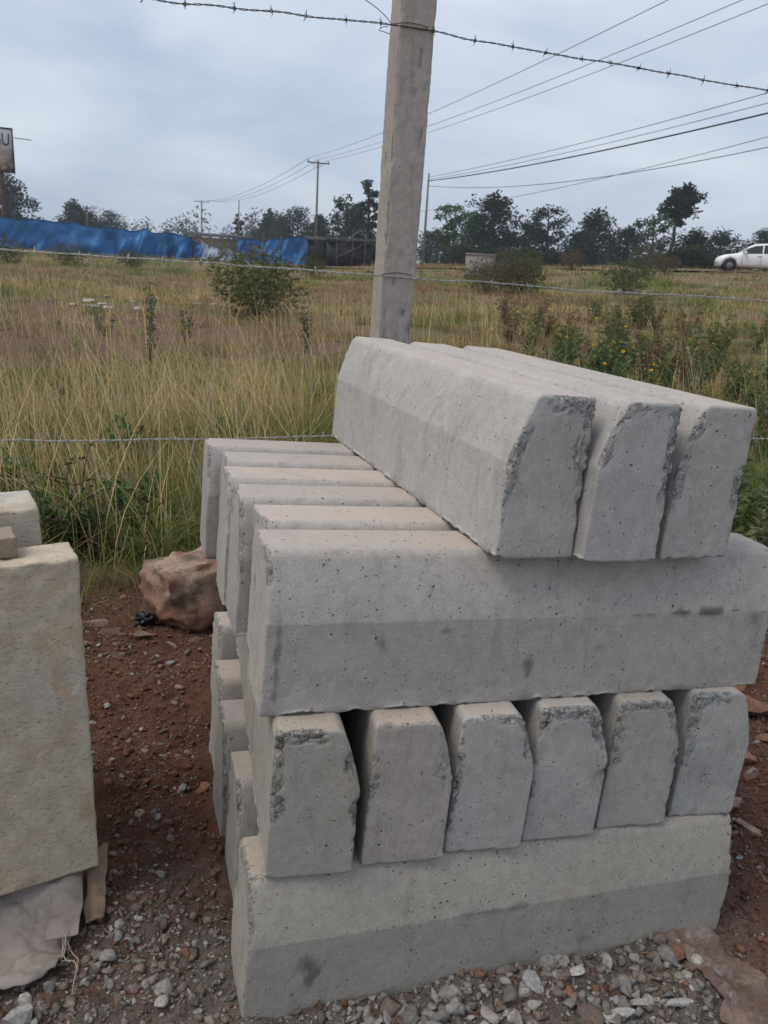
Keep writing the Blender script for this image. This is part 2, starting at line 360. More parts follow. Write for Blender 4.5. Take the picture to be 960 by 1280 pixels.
KL, KW, KH, KZ, KI = .9, .134, .25, .147, .034
def zgrid(fine):
    g = edge_grid(KH, .03, .003 if fine else .006, .0075 if fine else .012); i = np.argmin(abs(g-KZ)); g[i] = KZ
    return np.sort(np.concatenate([g, [KZ-.0025, KZ+.0025]]))
def kerb_mesh(seed, fine=True, spall=.5, ends=1.0, stains=()):
    gr = (edge_grid(KL, .03, .0027 if fine else .006, .0055 if fine else .012), edge_grid(KW, .03, .0028 if fine else .006, .008), zgrid(fine))
    def rad(P):
        t = sm(KH*.55, KH*.85, P[:, 2]); R = np.empty_like(P); R[:, 0] = .0022; R[:, 1] = .0022+.0115*t; R[:, 2] = .0022+.011*t; return R
    def shape(P, ed, D, P0):
        z = P[:, 2]; t = np.clip((z-KZ)/(KH-KZ), 0, 1); yf = KI*(.72*t+.28*t**2.4)
        ks = 0
        P = P.copy(); P[:, 1] = yf+ks+(KW-yf-ks)*(P[:, 1]/KW)
        off = np.array([seed*3.1, seed*1.7, seed*2.3])
        P = P+D*0
        P[:, 1] += .0009*fbm(P*7+off, 1, 2)*(P0[:, 1]/KW*2-1)          # not quite flat
        P[:, 0] += .0025*fbm(P*9+off, 2, 2)*np.where(P0[:, 0] < KL/2, -1, 1)*(np.minimum(P0[:, 0], KL-P0[:, 0]) < .05)
        # chipped arrises
        n1 = fbm(P*64+off, 11, 4); n2 = fbm(P*210+off, 21, 2); low = vn(P*9+off, 31)
        fall = np.exp(-(ed/.006)**1.4)
        soft = sm(.6, .2, np.exp(-(np.minimum(P0[:, 0], KL-P0[:, 0])/.02)**2))*sm(.6*KH, .9*KH, P0[:, 2])
        chip = fall*np.clip(n1*.9+low*.7-.25-.8*soft+.45*n2, 0, 1.6)*.0036
        inner = np.stack([np.clip(P[:, 0], .03, KL-.03), np.clip(P[:, 1], .045, KW-.04), np.clip(P[:, 2], .03, KH-.04)], 1)
        dr = inner-P; dr /= np.linalg.norm(dr, axis=1)[:, None]+1e-9
        # crumbling band round the upper rim of the end faces
        ex = np.minimum(P0[:, 0], KL-P0[:, 0]); rim = np.minimum(np.minimum(P0[:, 1]*1.0, KW-P0[:, 1]), KH-P0[:, 2])
        patch = sm(-.28-.3*spall, .22-.3*spall, vn(P*np.array([3, 15, 15])+off*1.3, 55)+.35*vn(P*34+off, 56))
        band = np.exp(-(ex/.007)**2)*sm(.030, .004, rim+.016*low)*sm(.06, .16, P0[:, 2]+.05*low)*patch
        hole = band*np.clip(.35+n2*.8+n1*.5+spall*.6*vn(P*17+off, 77), 0, 1.7)*(.0055*ends)
        wear = np.clip(chip/.0032+hole/.0042+band*.35*np.clip(.6+low+.5*spall, 0, 1.2), 0, 1)
        P = P+dr*(chip+hole)[:, None]
        # ragged flash along the bottom arris
        low_e = np.exp(-(P0[:, 2]/.006)**2)*(np.exp(-(np.minimum(P0[:, 1], KW-P0[:, 1])/.01)**2))
        rag = fbm(np.stack([P[:, 0]*55, P[:, 0]*0+seed, P[:, 1]*9], 1), 5, 4)
        P[:, 2] += low_e*(.006*np.clip(rag+.1, -.4, 1)); P[:, 1] += low_e*np.where(P0[:, 1] < KW/2, -1, 1)*.0045*rag
        wear = np.clip(wear+low_e*.6*np.clip(rag+.5, 0, 1), 0, 1)
        P = P+D*(.0003*n2)[:, None]
        return P-np.array([KL/2, KW/2, 0]), wear
    P, q, w = rough_block((KL, KW, KH), gr, rad, shape, seed); st = np.zeros(len(P)); xf = P[:, 0]+KL/2
    nz_ = fbm(P*60+seed, 91, 4); nb = fbm(P*22+seed, 95, 3)
    for sx, sz, rx, rz, k in stains:
        dd = np.sqrt(((xf-sx)/rx)**2+((P[:, 2]-sz)/rz)**2); st = np.maximum(st, k*sm(1.1, .3, dd+.55*nz_+.35*nb)*(P[:, 1] < .03))
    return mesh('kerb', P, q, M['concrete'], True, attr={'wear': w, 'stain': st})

def stack_matrix(x, y, z, yaw, roll=0.0):
    R = Matrix(T3.tolist()).to_4x4() @ Matrix.Rotation(yaw, 4, 'Z') @ Matrix.Rotation(roll, 4, 'X')
    R.translation = Vector(s2w((x, y, z))); return R
def kerb(seed, cx, cy, z, yaw, label, tint, fine=True, spall=.5, ends=1.0, group='concrete kerbs in the stack', stains=()):
    o = link('concrete_kerb', kerb_mesh(seed, fine, spall, ends, stains)); o.matrix_world = stack_matrix(cx, cy, z, yaw)
    o['tint'] = [float(t) for t in tint]; tag(o, label, 'kerb', group, 'thing'); return o
# bottom layer: along x, sloped side towards -y; front rows tinted darker
for i, (x0, y0, lab, ti) in enumerate([
    (0.0, 0.0, 'darker grey concrete kerb at the front of the bottom layer, lying along the gravel', (.80, .785, .73)),
    (.02, .245, 'concrete kerb of the bottom layer, first row behind the front kerb on the gravel', (.8, .79, .75)),
    (.018, .44, 'concrete kerb of the bottom layer, second row behind the front kerb on the gravel', (.78, .78, .75)),
    (.03, .625, 'concrete kerb of the bottom layer, third row behind the front kerb on the gravel', (.9, .87, .84)),
    (.062, .905, 'concrete kerb of the bottom layer, rearmost row by the big red rock', (.88, .86, .84))]):
    kerb(11+i, x0+KL/2, y0+KW/2, 0, 0, lab, ti, i == 0 or i < 4, .3, 1.3 if i else .7, stains=[(.105, .075, .016, .03, .8), (.1, .1, .02, .02, .6), (.42, .147, .12, .004, .5), (.6, .05, .02, .008, .35)] if i == 0 else ())
# second layer: along y, sloped side to the right (+x)
l2 = [(.0255, .0, .020, 'second layer kerb with cracked white-crusted top end, at the corner facing the stone slabs', (.84, .82, .76), 1.4, 2.3),
      (.178, .0, .022, 'brownish second layer kerb standing next to the white-crusted corner kerb', (.90, .86, .81), .3, .9),
      (.3195, .0, .022, 'second layer kerb, third along from the white-crusted corner kerb', (.94, .95, .95), .8, 1.1),
      (.463, .0, .026, 'second layer kerb with broken crusted shoulder, fourth from the white-crusted corner kerb', (.95, .96, .96), 1.2, 1.8),
      (.612, .0, .032, 'second layer kerb, next to last on the side of the reddish stones', (.87, .87, .86), .2, .8),
      (.7675, .0, .036, 'second layer kerb at the end of its row, beside the reddish stones', (.90, .93, .93), .6, 1.0)]
a2 = .035
for i, (x0, tilt, yy, lab, ti, sp, en) in enumerate(l2):
    a_ = (-.085, -.078, -.076, -.074, -.069, -.066)[i]; yaw = a_+math.pi/2       # local -y (slope) -> +x
    c = np.array([x0+KW/2, yy+KL/2]); c[0] -= math.sin(a_)*KL/2
    kerb(31+i, c[0], c[1], KH, yaw, lab, ti, True, sp, en)
# third layer: along x
l3x = [0, .018, .0, -.003, .012, -.01]; names3 = ['first', 'second', 'third', 'fourth']
for i in range(6):
    lab = ('long third layer kerb across the front with a dark broken stain along its bend line' if i == 0 else
           'rearmost third layer kerb, towards the grass and the fence post' if i == 5 else
           'third layer kerb showing its narrow top, %s row behind the long front kerb' % names3[i-1])
    x0 = .0113+l3x[i]; y0 = .0699+i*(KW+.0022)
    kerb(51+i, x0+KL/2, y0+KW/2-.006, 2*KH, -.0136, lab, [(.94, .92, .90), (1.02, .99, .96), (.93, .92, .91), (1.03, 1., .97), (.95, .94, .93), (.9, .89, .88)][i], True, .4, .9, stains=[(.70, .148, .035, .0045, 1.), (.76, .147, .028, .008, 1.), (.815, .149, .03, .004, 1.), (.62, .146, .03, .003, .7), (.43, .055, .009, .02, .9), (.18, .11, .012, .012, .7), (.28, .13, .012, .007, .7), (.02, .1, .006, .09, .7), (.56, .09, .02, .006, .4), (.86, .13, .01, .02, .6)] if i == 0 else ())
# top layer: along y, sloped side to the left (-x)
for i, (x0, y0, lab, ti, sp, en) in enumerate([
    (.3460, .0508, 'top layer kerb whose long smooth sloped side is exposed above the third layer', (1.0, 1.0, 1.0), .7, 1.3),
    (.4840, .0320, 'middle one of the three top layer kerbs, with cracked spalled shoulder', (.97, .97, .98), 1.2, 1.8),
    (.6350, .0440, 'top layer kerb on the weedy bank side, end dotted with large pores', (.95, .95, .95), 1.0, 1.4)]):
    a4 = .0268; c = np.array([x0, y0])+np.array([KW/2*math.cos(a4)-KL/2*math.sin(a4), KW/2*math.sin(a4)+KL/2*math.cos(a4)])
    kerb(71+i, c[0], c[1], 3*KH, a4-math.pi/2, lab, ti, True, sp, en)

# ------------------------------------------------------------------ sawn stone slabs beside the kerbs
def slab(seed, dim, loc, yaw, label, tint, lean=0.0, tilt=0.0):
    gr = tuple(edge_grid(d, min(.02, d*.25), .004, .011) for d in dim)
    def shape(P, ed, D, P0):
        off = seed*2.9; n1 = fbm(P*30+off, 3, 4); n2 = fbm(P*110+off, 8, 3); low = fbm(P*5+off, 4, 2)
        fall = np.exp(-(ed/.008)**1.3)
        c = np.array(dim)/2; dr = c-P; dr /= np.linalg.norm(dr, axis=1)[:, None]
        P = P+dr*(fall*np.clip(n1*.9, 0, 1.5)*.006)[:, None]+D*(.0016*low+.0008*n1+.0011*n2)[:, None]
        return P-np.array([dim[0]/2, dim[1]/2, 0]), np.clip(fall, 0, 1)
    P, q, w = rough_block(dim, gr, (.0022, .0022, .0022), shape, seed)
    o = link('stone_slab', mesh('stone_slab', P, q, M['stone'], True, attr={'wear': w}), None, loc, (tilt, lean, yaw))
    o['tint'] = tint; tag(o, label, 'stone slab', 'sawn stone slabs standing beside the kerbs', 'thing'); return o
ya = math.radians(11)
def slab_at(seed, right, front, zb, dim, yaw, *a, **k):
    # right/front = front bottom right corner in plan
    x = right-dim[0]/2*math.cos(yaw)-dim[1]/2*math.sin(yaw); y = front-dim[0]/2*math.sin(yaw)+dim[1]/2*math.cos(yaw)
    return slab(seed, dim, (x, y, zb), yaw, *a, **k)
slab_at(5, -.203, .302, .094, (.34, .085, .585), ya, 'tall buff sawn stone slab standing upright over the flattened sack', (1.0, .965, .915), lean=math.radians(-.8))
slab_at(6, -.268, .402, .05, (.42, .12, .682), ya, 'greyer sawn stone slab standing behind the tall buff slab', (.93, .95, .97), lean=math.radians(-.3))
slab_at(7, -.385, .55, .05, (.34, .12, .715), ya, 'rearmost stone slab with slanted corner showing above the others', (.9, .84, .8))
slab_at(8, -.297, .312, .6815, (.2, .06, .034), ya, 'low brown offcut of stone lying on top of the tall buff slab', (.62, .55, .5))

# ------------------------------------------------------------------ stones, gravel, rubble
def ico(sub=0):
    t = (1+5**.5)/2
    v = np.array([(-1, t, 0), (1, t, 0), (-1, -t, 0), (1, -t, 0), (0, -1, t), (0, 1, t), (0, -1, -t), (0, 1, -t), (t, 0, -1), (t, 0, 1), (-t, 0, -1), (-t, 0, 1)], float); v /= np.linalg.norm(v[0])
    f = [(0, 11, 5), (0, 5, 1), (0, 1, 7), (0, 7, 10), (0, 10, 11), (1, 5, 9), (5, 11, 4), (11, 10, 2), (10, 7, 6), (7, 1, 8), (3, 9, 4), (3, 4, 2), (3, 2, 6), (3, 6, 8), (3, 8, 9), (4, 9, 5), (2, 4, 11), (6, 2, 10), (8, 6, 7), (9, 8, 1)]
    for _ in range(sub):
        v = list(map(tuple, v)); c = {}; nf = []
        def mid(a, b):
            k = (min(a, b), max(a, b))
            if k not in c:
                m = (np.array(v[a])+np.array(v[b])); m /= np.linalg.norm(m); c[k] = len(v); v.append(tuple(m))
            return c[k]
        for a, b, d in f:
            x, y, z = mid(a, b), mid(b, d), mid(d, a); nf += [(a, x, z), (b, y, x), (d, z, y), (x, y, z)]
        f = nf; v = np.array(v)
    return np.array(v), np.array(f)
ICO0, F0 = ico(0); ICO1, F1 = ico(1); ICO2, F2 = ico(2); ICO4, F4 = ico(4)
def angular(V, r, cuts, depth=.25):
    """chop a unit ball with random planes -> broken stone"""
    V = V.copy()
    for _ in range(cuts):
        n = r.normal(size=3); n /= np.linalg.norm(n); h = r.uniform(.22, .6); d = V@n-h; V -= np.clip(d, 0, None)[:, None]*n
    return V
def randrot(r, n):
    q = r.normal(size=(n, 4)); q /= np.linalg.norm(q, axis=1)[:, None]; w, x, y, z = q.T
    return np.stack([1-2*(y*y+z*z), 2*(x*y-z*w), 2*(x*z+y*w), 2*(x*y+z*w), 1-2*(x*x+z*z), 2*(y*z-x*w), 2*(x*z-y*w), 2*(y*z+x*w), 1-2*(x*x+y*y)], 1).reshape(n, 3, 3)
def in_stack(x, y, m=0.0):
    ok = (x > -m) & (x < .92+m) & (y > -m) & (y < .15+m)
    for y0 in (.245, .44, .625, .905): ok |= (x > .01-m) & (x < .95+m) & (y > y0-m) & (y < y0+KW+m)
    ok |= (x < -.2) & (x > -.65) & (y > .28) & (y < .68)
    return ok
def zone_dust(x, y): return sm(.40, .0, y+.35*fbm2(x, y, 2.2, 41)+.45*sm(.72, 1.0, x))        # grey chips before the kerbs
def scatter_gravel(name, n, smin, smax, power, seed, V, F, label, lift=.35, front=False, soil=False):
    r = np.random.default_rng(seed)
    x = r.uniform(-.75, 2.3, n); y = r.uniform(-.45, 1.85, n)
    keep = ~in_stack(x, y, .003); g = zone_dust(x, y)
    keep &= True if soil else r.random(n) < np.clip(.5+.5*g+.45*fbm2(x, y, 6, 77), .08, 1)
    keep &= r.random(n) < np.clip(1.2-(y-.9)*.6, .25, 1)
    if front: keep &= (y < .02) & (x > -.1) & (r.random(n) < sm(.0, .35, x)*sm(.95, .6, x)+.12)
    x, y, g = x[keep], y[keep], g[keep]; n = len(x)
    s = smin*(smax/smin)**(r.random(n)**power); s *= np.where(g > .5, 1.25, 1)
    sc = 1.1*s[:, None]*r.uniform(.5, 1.2, (n, 3)); sc[:, 2] *= .7
    base = np.stack([angular(V, r, 7) for _ in range(40)])[r.integers(0, 40, n)]
    R = randrot(r, n); vv = np.einsum('nij,nkj->nki', R, base)*sc[:, None]
    z = gs(x, y)+s*lift*.5
    vv += np.stack([x, y, z], 1)[:, None]
    pal = np.array([(.22, .203, .187), (.29, .272, .255), (.19, .148, .12), (.21, .108, .072), (.36, .335, .31), (.15, .08, .055)])
    pg = np.array([.34, .26, .16, .06, .14, .04]); pr = np.array([.12, .1, .22, .24, .06, .26])
    u = r.random(n); cg = np.searchsorted(np.cumsum(pg), u*.999); crr = np.searchsorted(np.cumsum(pr), u*.999)
    ci = np.where(r.random(n) < g, cg, crr); col = pal[np.clip(ci, 0, 5)]*r.uniform(.7, 1.15, (n, 1))
    if soil: col = (np.array([.165, .079, .053])*(1-g[:, None])+np.array([.2, .165, .14])*g[:, None])*r.uniform(.65, 1.25, (n, 1))
    f = (F[None]+(np.arange(n)*len(V))[:, None, None]).reshape(-1, 3)
    o = link(name, mesh(name, vv.reshape(-1, 3), f, M['gravel'], False, np.repeat(col, len(V), 0)))
    tag(o, label, 'gravel', kind='stuff')
scatter_gravel('grit', 85000, .0022, .006, 1.6, 3, ICO0, F0, 'fine brown and grey grit strewn over the earth round the kerbs')
scatter_gravel('gravel', 9500, .005, .014, 2.0, 4, ICO1, F1, 'loose grey and brown gravel strewn round the stacked kerbs')
scatter_gravel('gravel', 17000, .008, .019, 1.5, 14, ICO1, F1, 'coarser broken grey gravel on the ground before the kerbs', front=True)

scatter_gravel('clods', 30000, .003, .014, 2.2, 24, ICO0, F0, 'crumbly red-brown clods of earth round the kerbs', soil=True)
def stone(name, seed, xy, dim, col, label, cat='stone', group=None, rot=None, sub=None, cuts=9, z=None, col2=None, bury=.3, local=True):
    r = np.random.default_rng(seed); V, F = sub or (ICO2, F2)
    v = angular(V, r, cuts)
    v = v*(1+.05*fbm(v*3+seed, 3, 3))[:, None]
    if rot is None: R = randrot(r, 1)[0]; 
    else: R = np.array(Euler(rot).to_matrix())
    v = (v*np.array([1, .85, .75]) if rot is None else v)@R.T*np.array(dim)/2
    lo = v[:, 2].min(); v[:, 2] -= lo
    p = s2w((xy[0], xy[1], .02)) if local else np.array([xy[0], xy[1], 0.])
    zz = gs1(p[0], p[1])-bury*v[:, 2].max() if z is None else z
    c = np.array(col)[None]*np.ones((len(v), 1))
    if col2 is not None:
        k = sm(-.1, .3, fbm(v/np.max(dim)*5+seed, 9, 3))[:, None]; c = c*(1-k)+np.array(col2)*k
    o = link(name, mesh(name, v, F, M['gravel'], False, c), None, (p[0], p[1], zz))
    return tag(o, label, cat, group)
G = (.32, .305, .29); G2 = (.25, .235, .22); RB = (.16, .085, .06); TB = (.27, .19, .145); PALE = (.4, .38, .355)
# grey broken stone heaped along the foot of the front kerb
r = np.random.default_rng(21); cnt = 0
while cnt < 230:
    x = r.uniform(.12, .80); y = r.uniform(-.36, -.015)-.0
    if r.random() > (sm(.08, .3, x)*sm(.82, .55, x)+.1) or (x > .55 and y > -.07 and x < .75): continue
    s = r.choice([.013, .018, .024, .033], p=[.36, .36, .21, .07])
    stone('stone_chip', 300+cnt, (x, y), (s*r.uniform(1, 1.5), s*r.uniform(.8, 1.1), s*.75), np.array([G, G2, (.25, .215, .18), PALE, (.2, .16, .13)][ci_ := int(r.choice(5, p=[.36, .28, .18, .1, .08]))])*r.uniform(.8, 1.08),
          'loose angular %s%s stone chip at the foot of the front kerb' % ('large ' if s > .03 else '', ['mid grey', 'dark grey', 'khaki', 'whitish', 'brown'][ci_]), group='stone chips at the foot of the kerbs', sub=(ICO1, F1), cuts=7, bury=.2+.15*r.random()); cnt += 1
cnt = 0
while cnt < 95:
    x = r.uniform(-.36, .0) if cnt < 66 else r.uniform(.96, 1.5); y = r.uniform(-.1, 1.4) if cnt < 66 else r.uniform(-.15, .75)
    if in_stack(np.array([x]), np.array([y]), .015)[0]: continue
    s = r.choice([.016, .022, .03, .045], p=[.42, .33, .18, .07])
    stone('pebble', 600+cnt, (x, y), (s*r.uniform(1, 1.5), s, s*.75), np.array([G2, RB, TB, G, (.2, .13, .1)][ci_ := int(r.choice(5, p=[.28, .22, .2, .14, .16]))])*r.uniform(.75, 1.1),
          'loose %s pebble half sunk in the earth %s' % (['dark grey', 'red-brown', 'tan', 'pale grey', 'dull brown'][ci_], 'between slabs and kerbs' if x < .5 else 'on the bank side of the kerbs'), group='pebbles on the earth beside the kerbs', sub=(ICO1, F1), cuts=6, bury=.4); cnt += 1
# particular stones
stone('rock', 901, (-.322, .075), (.085, .07, .065), G, 'round grey rock lying against the hem of the flattened sack', 'rock', bury=.12, sub=(ICO4, F4), cuts=14)
for k, (x, y, s, lab) in enumerate([(-.042, .69, .05, 'dark reddish stone lying on the bare earth between slabs and kerbs'), (.0, .605, .052, 'orange-brown wedge stone beside the bottom kerb ends'),
                                   (-.045, .60, .03, 'small pale grey stone next to the orange-brown wedge stone'), (-.075, .835, .03, 'small dark stone on the earth well behind the orange-brown wedge stone')]):
    stone('rock', 910+k, (x, y), (s*1.25, s, s*.8), [RB, (.25, .13, .085), G, (.14, .1, .085)][k], lab, 'rock', bury=.2, cuts=9)
for k, (x, y, s) in enumerate([(-.1, 1.36, .07), (-.19, 1.40, .075), (-.02, 1.30, .045), (-.16, 1.27, .06), (.06, 1.33, .05), (-.24, 1.5, .09), (.02, 1.25, .035), (-.08, 1.22, .03), (.1, 1.28, .04), (-.27, 1.33, .06)]):
    stone('rock', 930+k, (x, y), (s*1.3, s, s*.6), np.array([(.2, .14, .11), (.17, .11, .09), TB][k % 3])*.9, 'brown fieldstone lying at the grass edge before the big red rock', 'rock', 'fieldstones at the edge of the grass', bury=.3)
for k, (x, y, s, c, lab) in enumerate([(1.69, .90, .26, (.30, .15, .095), 'large reddish boulder behind the stack on the earth bank'), (1.62, .70, .17, (.2, .11, .075), 'dark red rock in front of the large reddish boulder'),
                                      (1.235, .335, .075, (.3, .2, .15), 'pinkish stone beside the end of the bottom kerb'), (1.20, .235, .085, (.33, .225, .17), 'broader pinkish stone nearest the end of the bottom kerb'),
                                      (1.42, .5, .09, (.26, .15, .11), 'long brown stone on the red bank'), (1.36, .43, .06, (.3, .21, .17), 'small tan stone beside the long brown stone on the red bank'),
                                      (1.55, .56, .11, (.2, .115, .08), 'dull red stone half buried in the bank below the boulders')]):
    stone('rock', 950+k, (x, y), (s*1.3, s, s*.8), c, lab, 'rock', bury=.25, sub=(ICO4, F4), cuts=11, col2=np.array(c)*.75)
# pale shards at the front
for k, (x, y, L_, w_, yw, lab) in enumerate([(.642, -.112, .085, .026, -.55, 'pale grey broken shard lying slanted in the stone chips'), (.716, -.135, .075, .032, 1.05, 'pale upright broken shard beside the muddy brown sheet'),
                                           (.585, -.135, .085, .03, .05, 'pale flat shard nearest the splintered brown wood')]):
    stone('stone_shard', 970+k, (x, y), (L_, w_, .02), PALE, lab, 'shard', rot=(.15, .1, yw), bury=.1, cuts=10)
stone('stone_chip', 980, (.568, .0-.042, ), (.034, .024, .018), (.47, .45, .42), 'pale oval pebble on the dark soil by the front kerb', 'stone', bury=.1, sub=(ICO2, F2), cuts=3)
stone('stone_chip', 981, (.47, -.05), (.085, .06, .05), G, 'largest broad grey stone among the chips under the front kerb', 'stone', bury=.25, cuts=9)

# the big red-brown rock behind the kerbs
V, F = ICO4, F4; V = V.copy(); rr = np.random.default_rng(4)
for n, h in (((-1, -.1, .1), .62), ((.0, -1, .15), .55), ((-.55, -.8, .0), .72), ((0, .1, 1), .62), ((-.1, -.75, .75), .70), ((.3, -.6, -.6), .66), ((-.45, .0, .9), .74), ((1, 0, 0), .8), ((0, 1, 0), .7), ((.0, -.2, -1), .6), ((-.5, -.5, -.6), .72)):
    n = np.array(n, float); n /= np.linalg.norm(n); d = V@n-h; V -= np.clip(d, 0, None)[:, None]*n
nn = fbm(V*2.0+3, 5, 5); V = V*(1+.15*nn+.05*fbm(V*7, 7, 4)+.02*fbm(V*24, 17, 2))[:, None]
V *= np.array([.215, .16, .165]); V[:, 2] -= V[:, 2].min()
pale = sm(.06, .22, V[:, 2]/1.0+.05*fbm(V*12, 3, 4))*sm(-.2, .5, fbm(V*9+5, 13, 4)+.3); dark = sm(.1, .5, fbm(V*22, 23, 3))
rc = np.array([.22, .105, .072])*(1-pale[:, None])+np.array([.37, .27, .205])*pale[:, None]
rc = rc*(1-.55*dark[:, None])
p = s2w((.07, 1.50, .0)); tag(link('boulder', mesh('boulder', V, F, M['gravel'], False, rc), None, (p[0], p[1], gz1(p[0], p[1])-.03), (0, 0, .25)), 'big red-brown rough boulder lying behind the kerbs at the grass edge', 'boulder')

# ------------------------------------------------------------------ litter: sack, card, twine, muddy sheet, black plastic
def sheet(name, outline_fn, nu, nv, thick, mat, label, cat, col=None):
    u, v = np.meshgrid(np.linspace(0, 1, nu), np.linspace(0, 1, nv)); P = outline_fn(u, v)      # stack coordinates, z above ground
    x, y, h = P; w = s2w(np.stack([x.ravel(), y.ravel(), np.full(x.size, .02)], 1)); z = gs(w[:, 0], w[:, 1])+h.ravel()
    top = np.stack([w[:, 0], w[:, 1], z+thick], 1); bot = np.stack([w[:, 0], w[:, 1], z], 1)
    I = np.arange(nu*nv).reshape(nv, nu); q = np.stack([I[:-1, :-1], I[:-1, 1:], I[1:, 1:], I[1:, :-1]], -1).reshape(-1, 4)
    n = nu*nv; b = np.concatenate([I[0, :], I[1:, -1], I[-1, -2::-1], I[-2:0:-1, 0]]); bn = np.roll(b, -1)
    side = np.stack([b, b+n, bn+n, bn], 1)
    return tag(link(name, mesh(name, np.vstack([top, bot]), np.vstack([q, q[:, ::-1]+n, side]), mat, True)), label, cat)
def mat_sack():
    a = NT('woven_sack'); v = a.obj(); n = a.noise(v, 12, 4, .6)
    w1 = a.n('ShaderNodeTexWave', {'Vector': v, 'Scale': 220., 'Distortion': 1.}, bands_direction='X').outputs['Fac']; w2 = a.n('ShaderNodeTexWave', {'Vector': v, 'Scale': 220., 'Distortion': 1.}, bands_direction='Y').outputs['Fac']
    c = a.mix(a.ramp(n, (.3, 0.), (.7, 1.)), (.30, .25, .225), (.46, .40, .365)); c = a.mix(a.math('MULTIPLY', a.math('MULTIPLY', w1, w2), .35), c, (.44, .4, .38))
    c = a.mix(a.math('MULTIPLY', a.ramp(a.noise(v, 40, 4, .7), (.5, 0.), (.68, 1.)), .5), c, (.2, .155, .13))
    a.bsdf(c, .85, a.bump(a.math('ADD', a.math('MULTIPLY', a.math('ADD', w1, w2), .5), a.noise(v, 60, 3)), .0025, .7), spec=.2); return a.m
M['sack'] = mat_sack(); M['card'] = mat_simple('muddy_card', (.29, .2, .145), .9, .3, 30, .003)
M['twine'] = mat_simple('twine', (.42, .36, .3), .9, .25, 60)
def mat_mud():
    a = NT('muddy_sheet'); v = a.obj(); c = a.mix(a.ramp(a.noise(v, 9, 4, .65), (.35, 0.), (.65, 1.)), (.125, .082, .064), (.225, .165, .135))
    c = a.mix(a.ramp(a.noise(v, 24, 5, .75), (.55, 0.), (.68, .8)), c, (.30, .28, .27)); c = a.mix(a.ramp(a.noise(v, 150, 4, .7), (.5, 0.), (.7, .6)), c, (.08, .05, .04))
    a.bsdf(c, .9, a.bump(a.noise(v, 45, 5, .75), .008, .9), spec=.2); return a.m
M['mud'] = mat_mud()
def f_sack(u, v):
    x = -.62+u*(.405-.06*(1-v)-.03*sm(.5, 1, v)); y = .108+v*(.25)-.03*u*0+.03*(1-v)*sm(.85, 1, u)
    x = x-.018*sm(.55, .8, v)*sm(.6, 1, u); h = .012+.035*sm(.2, .9, v)+.014*fbm2(u*.4, v*.25, 11, 4)+.006*np.abs(fbm2(u*.4+v*.3, v*.1, 30, 14))-.012*sm(.88, 1, u)*.5
    h = h+.008*np.exp(-((v-.06)/.07)**2); return x, y+.012*fbm2(u, v*0, 5, 6), np.maximum(h, .004)
sheet('woven_sack', f_sack, 90, 60, .003, M['sack'], 'flattened dusty woven sack under the tall buff stone slab', 'sack')
def f_flap(u, v):
    x = -.292+u*.05+.012*v; y = .19+v*.17; h = .035+.03*v+.012*np.sin(u*3)*v; return x+.004*fbm2(u, v, 3, 3), y, h
sheet('folded_sack_flap', f_flap, 20, 40, .003, M['sack'], 'upright folded strip of sacking beneath the edge of the buff slab', 'sack')
def f_card(u, v):
    x = -.236+u*.036+.004*v; y = .235+v*.125; h = .012+.045*v; return x+.003*fbm2(u, v, 4, 5), y+.012*u, h
sheet('card_strip', f_card, 16, 30, .004, M['card'], 'brown muddy strip of card sticking out beside the sack', 'card')
mb = MB()
for s in range(4):
    r = np.random.default_rng(50+s); t = np.linspace(0, 1, 18)
    x = -.272+.008*np.sin(t*5+s*1.7)+.006*s+.012*t; y = .20-.10*t*(.5+.2*s); P = s2w(np.stack([x, y, 0*t], 1)); P[:, 2] = gz(P[:, 0], P[:, 1])+.022+.012*np.sin(t*7+s)
    mb.tube(P, .0008, 5)
tag(mb.build('twine', M['twine'], smooth=True), 'frayed pale twine trailing from the corner of the flattened sack', 'twine')
def f_mud(u, v):
    # ragged torn outline
    w_ = .11+.05*np.sin(v*5+.5); cx = .835+.06*sm(.2, .0, v)-.02*v+.05*(1-v)
    x = cx+(u-.5)*2*w_*(.75+.25*fbm2(v, u*0+.3, 6, 3)); y = -.34+v*.375
    h = .006+.010*fbm2(x, y, 16, 8)+.018*np.clip(fbm2(x, y, 45, 5), 0, 1)*.5; return x, y, np.maximum(h, .001)
sheet('muddy_sheet', f_mud, 60, 90, .003, M['mud'], 'torn mud-caked brown sheet flat on the ground by the front kerb end', 'sheet')
mb = MB()
for k in range(7): mb.box((.01*math.sin(k*2.1), k*.0052, .002*(k % 3)), (.085-.01*(k % 3), .0046, .006), .06*math.sin(k))
p = s2w((.50, -.178, .02)); tag(mb.build('splintered_wood', M['card'], loc=(p[0], p[1], gz1(p[0], p[1])+.014), rot=(0, .06, .2)), 'small splintered piece of brown wood among the stone chips', 'wood')
V, F = ico(3); V = V*(1+.55*fbm(V*2.6, 2, 5))[:, None]*np.array([.03, .02, .022]); V[:, 2] -= V[:, 2].min()
p = s2w((-.085, 1.46, .02)); tag(link('plastic_scrap', mesh('plastic_scrap', V, F, M['black'], False), None, (p[0], p[1], gz1(p[0], p[1])-.004)), 'crumpled scrap of black plastic beside the red boulder', 'plastic')

